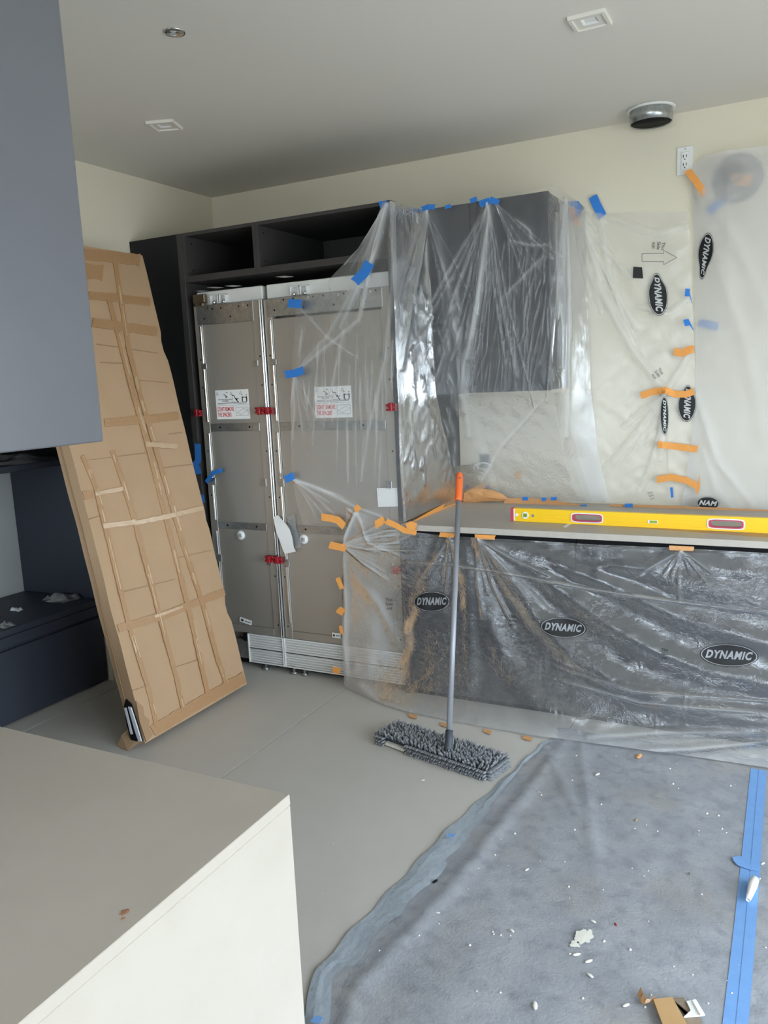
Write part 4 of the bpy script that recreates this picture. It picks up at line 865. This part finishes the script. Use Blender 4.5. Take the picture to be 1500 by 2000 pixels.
t = thing('cardboard_carton', 'tall flat taped cardboard carton leaning toward the left wall', 'cardboard box', (P0[0]-.1, P0[1]+.38, 0))
v, f = slab_mesh(Bp, LB, WB_, TB, notch=((1.82, .012), (.9, .008), (.42, .014))); o = mesh_obj('carton_body', v, f, 'card', t)
box_n = nB
def ctape(name, pts, w, m, lift=.0045, n=None):
    P = [np.array(p, float) for p in pts]; seg = []
    for a, b in zip(P[:-1], P[1:]):
        k = max(2, int(np.linalg.norm(b-a)/7)); seg += [a+(b-a)*i/k for i in range(k)]
    seg.append(P[-1]); v = []; f = []; nn_ = len(seg)
    for i, c_ in enumerate(seg):
        d_ = seg[min(i+1, nn_-1)]-seg[max(i-1, 0)]; d_ /= np.linalg.norm(d_)+1e-9; q_ = np.array((-d_[1], d_[0])); ww = w*(1+random.uniform(-.12, .12))
        for s in (-1, 1):
            x = Wp(*(c_+q_*s*ww/2), P0, nB); x[1] = min(max(x[1], P0[1]+.002), P0[1]+WB_-.002); v.append(x+nB*(lift+random.uniform(0, .0012)))
    for i in range(nn_-1): f.append([2*i, 2*i+1, 2*i+3, 2*i+2])
    nv = len(v); v2 = v+[x-nB*lift*.9 for x in v]; rim = [2*i for i in range(nn_)]+[2*i+1 for i in range(nn_-1, -1, -1)]
    f2 = f+[[rim[i], rim[(i+1) % len(rim)], rim[(i+1) % len(rim)]+nv, rim[i]+nv] for i in range(len(rim))]
    return mesh_obj(name, v2, f2, m, t)
for pts, w in (([(163, 497), (272, 508)], 22), ([(165, 530), (200, 533)], 30), ([(172, 577), (293, 590)], 15), ([(180, 630), (306, 648)], 18), ([(203, 826), (300, 818), (348, 812)], 15), ([(142, 972), (180, 965)], 16), ([(230, 1228), (320, 1202), (440, 1155)], 15), ([(297, 1428), (390, 1372), (478, 1322)], 22)):
    ctape('parcel_tape', pts, w, 'cardtape')
VT = ([(222, 500), (250, 680), (275, 780), (310, 900), (355, 1060), (395, 1180), (425, 1290), (445, 1345)], [(212, 585), (258, 765), (290, 880), (322, 1010), (370, 1200), (408, 1370)], [(218, 880), (235, 930), (262, 1020), (310, 1200), (345, 1330), (358, 1390)], [(160, 890), (185, 950), (210, 1050), (250, 1220), (290, 1350), (305, 1420)])
for pl in VT: ctape('parcel_tape', pl, 9, 'cardtape', .0055)
for pl, w in (([(283, 868), (345, 872)], 10), ([(200, 1028), (262, 1020)], 10), ([(262, 1022), (330, 1008), (396, 992)], 9), ([(185, 965), (238, 955)], 8), ([(300, 1205), (355, 1185)], 5)): ctape('wrinkled_tape', pl, w, 'crease', .0065)
for pl in VT:
    a = np.array(pl, float)
    for k in range(len(a)-1):
        for r_ in range(2):
            t0 = random.uniform(0, .6); p_ = a[k]+(a[k+1]-a[k])*t0; q_ = a[k]+(a[k+1]-a[k])*min(1, t0+random.uniform(.15, .4)); o_ = random.uniform(-3, 3)
            ctape('wrinkled_tape', [(p_[0]+o_, p_[1]), (q_[0]+o_, q_[1])], random.uniform(1.6, 3.2), 'crease', .0078)
for pl in ([(188, 672), (308, 690)], [(195, 708), (240, 710)], [(262, 742), (330, 748)], [(330, 848), (355, 845)], [(300, 916), (392, 905)], [(160, 1018), (205, 1005)], [(338, 1092), (412, 1075)], [(232, 1158), (340, 1132)], [(335, 1305), (390, 1288)], [(255, 1350), (285, 1340)], [(160, 900), (285, 885)]): ctape('score_line', pl, 1.3, 'cardside', .0038)
# fold seam and torn corner at the near bottom end
v, f = prism([Bp(s, -.0045, dpt) for s, dpt in ((.12, .052), (2.29, .052), (2.29, .058), (.12, .058))], (0, -.002, 0)); mesh_obj('seam_flap', v, f, 'cardside', t)
def end_poly(name, pts, m, y, th): v, f = prism([np.array((*((P0+uB*s-nB*dd)[[0]]), P0[1]+y, (P0+uB*s-nB*dd)[2])) for s, dd in pts], (0, -th, 0)); return mesh_obj(name, v, f, m, t)
end_poly('torn_opening', ((.015, .002), (.10, .006), (.19, .014), (.215, .04), (.18, .066), (.10, .078), (.015, .075)), 'blk', -.006, .003)
end_poly('foam_edge', ((.015, .006), (.09, .010), (.175, .018), (.18, .034), (.07, .030), (.015, .024)), 'foam', -.009, .006)
end_poly('foam_edge', ((.05, .052), (.175, .05), (.175, .063), (.05, .064)), 'foam', -.009, .004)
v, f = prism([np.array(P0+uB*s+np.array((0, w_, 0))+nB*.004) for s, w_ in ((.005, .002), (.02, .05), (.055, .035), (.09, .05), (.12, .028), (.16, .034), (.20, .002), (.10, -.006))], nB*.003); mesh_obj('torn_edge', v, f, 'cardside', t)
pf = W(256, 1448, 2, .02); v, f = prism([pf+np.array(q) for q in ((-.055, -.03, -.016), (.03, -.05, -.018), (.065, .0, .012), (.035, .035, .045), (-.02, .02, .055), (-.055, .0, .02))], (.002, -.004, .001)); fl_ = mesh_obj('torn_flap', v, f, 'card', t)
# second carton behind it, resting against the wall
a2 = math.radians(12.2); n2 = np.array((math.cos(a2), 0, math.sin(a2))); u2 = np.array((-math.sin(a2), 0, math.cos(a2))); Q0 = np.array((.695, -1.52, .045))
v, f = slab_mesh(lambda s, w_, dd: Q0+u2*s+np.array((0, w_, 0))-n2*dd, 2.32, .46, .19, 20, 8)
mesh_obj('cardboard_carton', v, f, 'cardside', None, label='second cardboard carton hidden behind the front one against the wall', cat='cardboard box')

# ------------------------------------------------------------------ drop cloth, floor tape, debris
lb_ = [(2.45, -1.00), (2.432, -1.10), (2.405, -1.30), (2.381, -1.453), (2.345, -1.66), (2.313, -1.898), (2.296, -2.10), (2.279, -2.272), (2.262, -2.474), (2.252, -2.648), (2.285, -2.765), (2.320, -2.83), (2.42, -2.98), (2.60, -3.10), (2.66, -3.3), (2.66, -5.6)]
lby = np.array([p[1] for p in lb_])[::-1]; lbx = np.array([p[0] for p in lb_])[::-1]
nu, nv = 120, 200; v = []; f = []
for j in range(nv):
    y = -.90-(5.6-.90)*(j/(nv-1))**1.25; xl = float(np.interp(y, lby, lbx)) if y < -1.0 else 2.47+(y+1.0)*-.2
    xl += .004*math.sin(y*31)+.003*math.sin(y*77)
    for i in range(nu):
        q = (i/(nu-1))**1.5; x = xl+(5.15-xl)*q
        h = .0035+.0018*math.sin(3*x+2*y)+.0015*math.sin(7*x-5*y)
        e = x-xl; h = min(h, .004) if e < .1 else h
        h += .007*math.exp(-((e-.11-.05*math.sin(2.2*y))/.03)**2)*(1 if y < -1.2 else .6)
        h += .005*math.exp(-(((x-2.62)-(y+1.15)*-.30)/.02)**2)*max(0, min(1, (y+2.2)/.5))+.004*math.exp(-(((x-2.55)-(y+1.3)*-.55)/.02)**2)*max(0, min(1, (y+2.0)/.5))
        v.append((x, y, max(.0012, h)))
for j in range(nv-1):
    for i in range(nu-1): f.append([j*nu+i, (j+1)*nu+i, (j+1)*nu+i+1, j*nu+i+1])
dcl = thing('drop_cloth', 'dirty grey felt drop cloth spread over the floor at right', 'drop cloth', (3.9, -3.2, 0))
mesh_obj('cloth_sheet', v, f, 'cloth', dcl, True)
v = []; f = []; n = 150
for j in range(n):
    y = -1.06-(2.88-1.06)*j/(n-1); xl = float(np.interp(y, lby, lbx))+.005*math.sin(y*31)
    wv = .030+.045*max(0, min(1, (-y-1.25)/.5))+.008*math.sin(y*6)+.005*math.sin(y*29)
    if -2.05 > y > -2.6: wv += .02
    for k, (q, z) in enumerate(((0, .0015), (.02, .0050), (.3, .0060), (.65, .0060), (1, .0058))): v.append((xl-.006+wv*q+(.006*math.floor(2*math.sin(y*5.3)) if k > 2 else 0), y, z+.0015*math.sin(y*9+q*4)))
for j in range(n-1):
    for k in range(4): f.append([j*5+k, (j+1)*5+k, (j+1)*5+k+1, j*5+k+1])
mesh_obj('folded_hem', v, f, 'hem', dcl, False)
def ftape(x0a, x0b, ya, yb, z, label):
    v = []; f = []; n = 60
    for j in range(n):
        y = ya+(yb-ya)*j/(n-1); sh = .004*math.sin(y*2.1)
        h = lambda x: .0035+.0018*math.sin(3*x+2*y)+.0015*math.sin(7*x-5*y)+z
        v += [(x0a+sh, y, h(x0a)), (x0b+sh, y, h(x0b)), (x0b+sh, y, h(x0b)-.0006), (x0a+sh, y, h(x0a)-.0006)]
    for j in range(n-1):
        for a, b in ((0, 1), (1, 2), (2, 3), (3, 0)): f.append([j*4+a, j*4+b, (j+1)*4+b, (j+1)*4+a])
    mesh_obj('floor_tape', v, f, 'bluef', None, label=label, cat='tape', group='blue floor tape strips')
ftape(3.258, 3.288, -1.0, -4.4, .0016, 'left of two parallel blue tape strips running down the drop cloth')
ftape(3.287, 3.315, -1.0, -4.4, .0024, 'right of two parallel blue tape strips running down the drop cloth')
q = [W(a, b, 2, .008) for a, b in ((1430, 1674), (1446, 1672), (1468, 1686), (1487, 1694), (1480, 1702), (1462, 1698), (1440, 1690), (1433, 1682))]
v, f = prism(q, (0, 0, .0008)); mesh_obj('floor_tape', v, f, 'bluef', None, label='small crosswise blue tape scrap over the two floor strips', cat='tape')
for k, (px, py, L_, lab) in enumerate(((880, 1632, .03, 'faded blue tape scrap on the hem of the drop cloth near the mop'), (618, 1992, .03, 'faded blue tape scrap on the drop cloth hem by the island'))):
    p = W(px, py, 2, .018); v, f = prism([p+np.array(q) for q in ((-L_*.4, -.012, 0), (L_*.5, -.006, 0), (L_*.4, .014, 0), (-L_*.3, .010, 0))], (0, 0, .001)); mesh_obj('floor_tape', v, f, 'bluef', None, label=lab, cat='tape')
# larger debris
p = W(1467, 1738, 2, .02); aa = W(1474, 1718, 2, .02); bb = W(1461, 1758, 2, .02)
v, f = lathe(aa, bb, [(0, .013), (.3, .0135), (.8, .009), (1, .006), (.98, .004), (.02, .010)], 16); mesh_obj('paper_roll', v, f, 'paper', None, True, label='white paper roll stub on the blue floor tape', cat='paper')
cb = thing('cardboard_scrap', 'brown cardboard scrap with layered edge at the bottom of the photo', 'scrap', tuple(W(1310, 1985, 2, .008)))
def scrap(name, px, z, th, m, parent): v, f = prism([W(a, b, 2, z) for a, b in px], (0, 0, th)); return mesh_obj(name, v, f, m, parent)
scrap('layer', ((1276, 1955), (1313, 1951), (1350, 2020), (1300, 2020)), .014, .006, 'wood', cb); scrap('layer', ((1273, 1956), (1300, 1953), (1320, 2020), (1297, 2020), (1290, 1993)), .008, .004, 'cardside', cb)
o = scrap('paper_scrap', ((1312, 1952), (1334, 1949), (1350, 1976), (1335, 1990), (1346, 2020), (1372, 2020), (1370, 1992), (1352, 1985)), .008, .003, 'darkwood', None); o['label'] = 'mottled brown paper scrap under the cardboard piece'; o['category'] = 'scrap'
ws = scrap('trim_offcut', ((1341, 1958), (1359, 1954), (1377, 1984), (1369, 1985), (1336, 1988), (1349, 1976)), .012, .004, 'paper', None); ws['label'] = 'white profiled trim offcut beside the cardboard scrap'; ws['category'] = 'offcut'
scrap('raised_lip', ((1352, 1956), (1356, 1955), (1373, 1985), (1368, 1985)), .0161, .004, 'paper', ws)
pts = [W(a, b, 2, .012) for a, b in ((1246, 1938), (1251, 1950), (1258, 1959), (1268, 1957), (1280, 1948))]
mbq = MB()
for a, b, w_ in zip(pts[:-1], pts[1:], (.016, .016, .006, .004)):
    mbq.add(*prism([a+(0, -w_*.6, 0), b+(0, -w_*.6, 0), b+(.004, w_*.6, .006), a+(.004, w_*.6, .008)], (.001, 0, .002)))
o = mbq.build('tape_curl', 'cardtape', None, label='curled brown tape sliver left of the cardboard scrap', cat='scrap')
def pebble(name, px, py, r, m, label, z=.006, sq=.5, st=1.4):
    p = W(px, py, 2, z); rr_ = random.random()*6; v, f = lathe(p, p+(0, 0, r*sq), [(0, r*.8), (.4, r), (.8, r*.7), (1, r*.2)], 8)
    v = [(p[0]+(x-p[0])*st*math.cos(rr_)-(y-p[1])*math.sin(rr_)*.6, p[1]+(x-p[0])*st*math.sin(rr_)+(y-p[1])*math.cos(rr_)*.6, zz) for x, y, zz in v]
    mesh_obj(name, v, f, m, None, label=label, cat='debris', group='bigger bits of debris on the drop cloth')
for px, py, r, m, lab in ((1248, 1478, .018, 'kraft', 'orange tape crumb on the cloth just below the film hem'), (850, 1722, .009, 'blk', 'black crumb on the drop cloth near its hem'), (1167, 1513, .010, 'chip', 'pale flat chip on the cloth below the middle of the film'), (1202, 1806, .006, 'redp', 'small red plastic bit right of the plaster smear'), (1243, 1602, .007, 'wood', 'tan splinter in the upper part of the drop cloth'), (1159, 1800, .007, 'chip', 'long pale chip just above the plaster smear'), (1126, 1865, .009, 'chip', 'pale chip just below the plaster smear'), (1150, 1878, .009, 'chip', 'pale chip with dark side below the plaster smear'), (1153, 1906, .008, 'chip', 'lowest pale chip below the plaster smear'), (1223, 1964, .008, 'chip', 'white chip left of the curled tape sliver'), (1029, 1699, .007, 'chip', 'pale chip at the left of the cloth below the mop'), (1045, 1965, .011, 'chip', 'whitish crumb at the bottom of the cloth, left of the scraps'), (1347, 1707, .006, 'inkgrey', 'grey crumb left of the blue floor tape'), (1490, 1687, .007, 'chip', 'whitish crumb at the right edge beside the blue tape'), (855, 1783, .006, 'chip', 'white crumb between hem and plaster smear'), (1000, 1818, .007, 'chip', 'white crumb left of the plaster smear'), (826, 1524, .006, 'chip', 'white crumb on the bare floor below the mop')):
    pebble('debris_chip', px, py, r, m, lab)
p = W(1141, 1828, 2, .0065); v = [p+(0, 0, .0010)]; n = 40
for k in range(n): a = 2*math.pi*k/n; r_ = .026*(1+.18*math.sin(2*a+1)+.12*math.sin(7*a)+random.uniform(-.16, .16)); v.append(p+np.array((math.cos(a)*r_*.8, math.sin(a)*r_*1.4, 0)))
f = [[0, 1+k, 1+(k+1) % n] for k in range(n)]; mesh_obj('plaster_smear', v, f, 'chip', None, label='dried whitish plaster smear on the drop cloth', cat='stain')
p = W(1122, 1844, 2, .0065); v = [p+(0, 0, .0008)]
for k in range(n): a = 2*math.pi*k/n; r_ = .013*(1+.2*math.sin(3*a+2)+random.uniform(-.15, .15)); v.append(p+np.array((math.cos(a)*r_, math.sin(a)*r_, 0)))
mesh_obj('plaster_smear', v, f, 'chip', None, label='smaller plaster dab beside the large plaster smear', cat='stain')
mb = MB()
for k in range(200):
    x = random.uniform(2.35, 4.2); y = random.uniform(-3.6, -1.05)
    if x < float(np.interp(y, lby, lbx))+.1: continue
    r_ = random.uniform(.0012, .0042); h = .0035+.0018*math.sin(3*x+2*y)+.0015*math.sin(7*x-5*y); mb.add(*lathe((x, y, h), (x+random.uniform(-.002, .002), y, h+r_*1.2), [(0, r_), (.6, r_*.8), (1, r_*.2)], 5))
for k in range(40): x, y = random.uniform(1.2, 2.2), random.uniform(-3.0, -1.2); r_ = random.uniform(.001, .0022); mb.add(*lathe((x, y, .0), (x, y, r_), [(0, r_), (1, r_*.3)], 5))
o = mb.build('plaster_dust_crumbs', 'chip', None, kind='stuff', label='tiny white plaster crumbs scattered over cloth and floor', cat='debris')
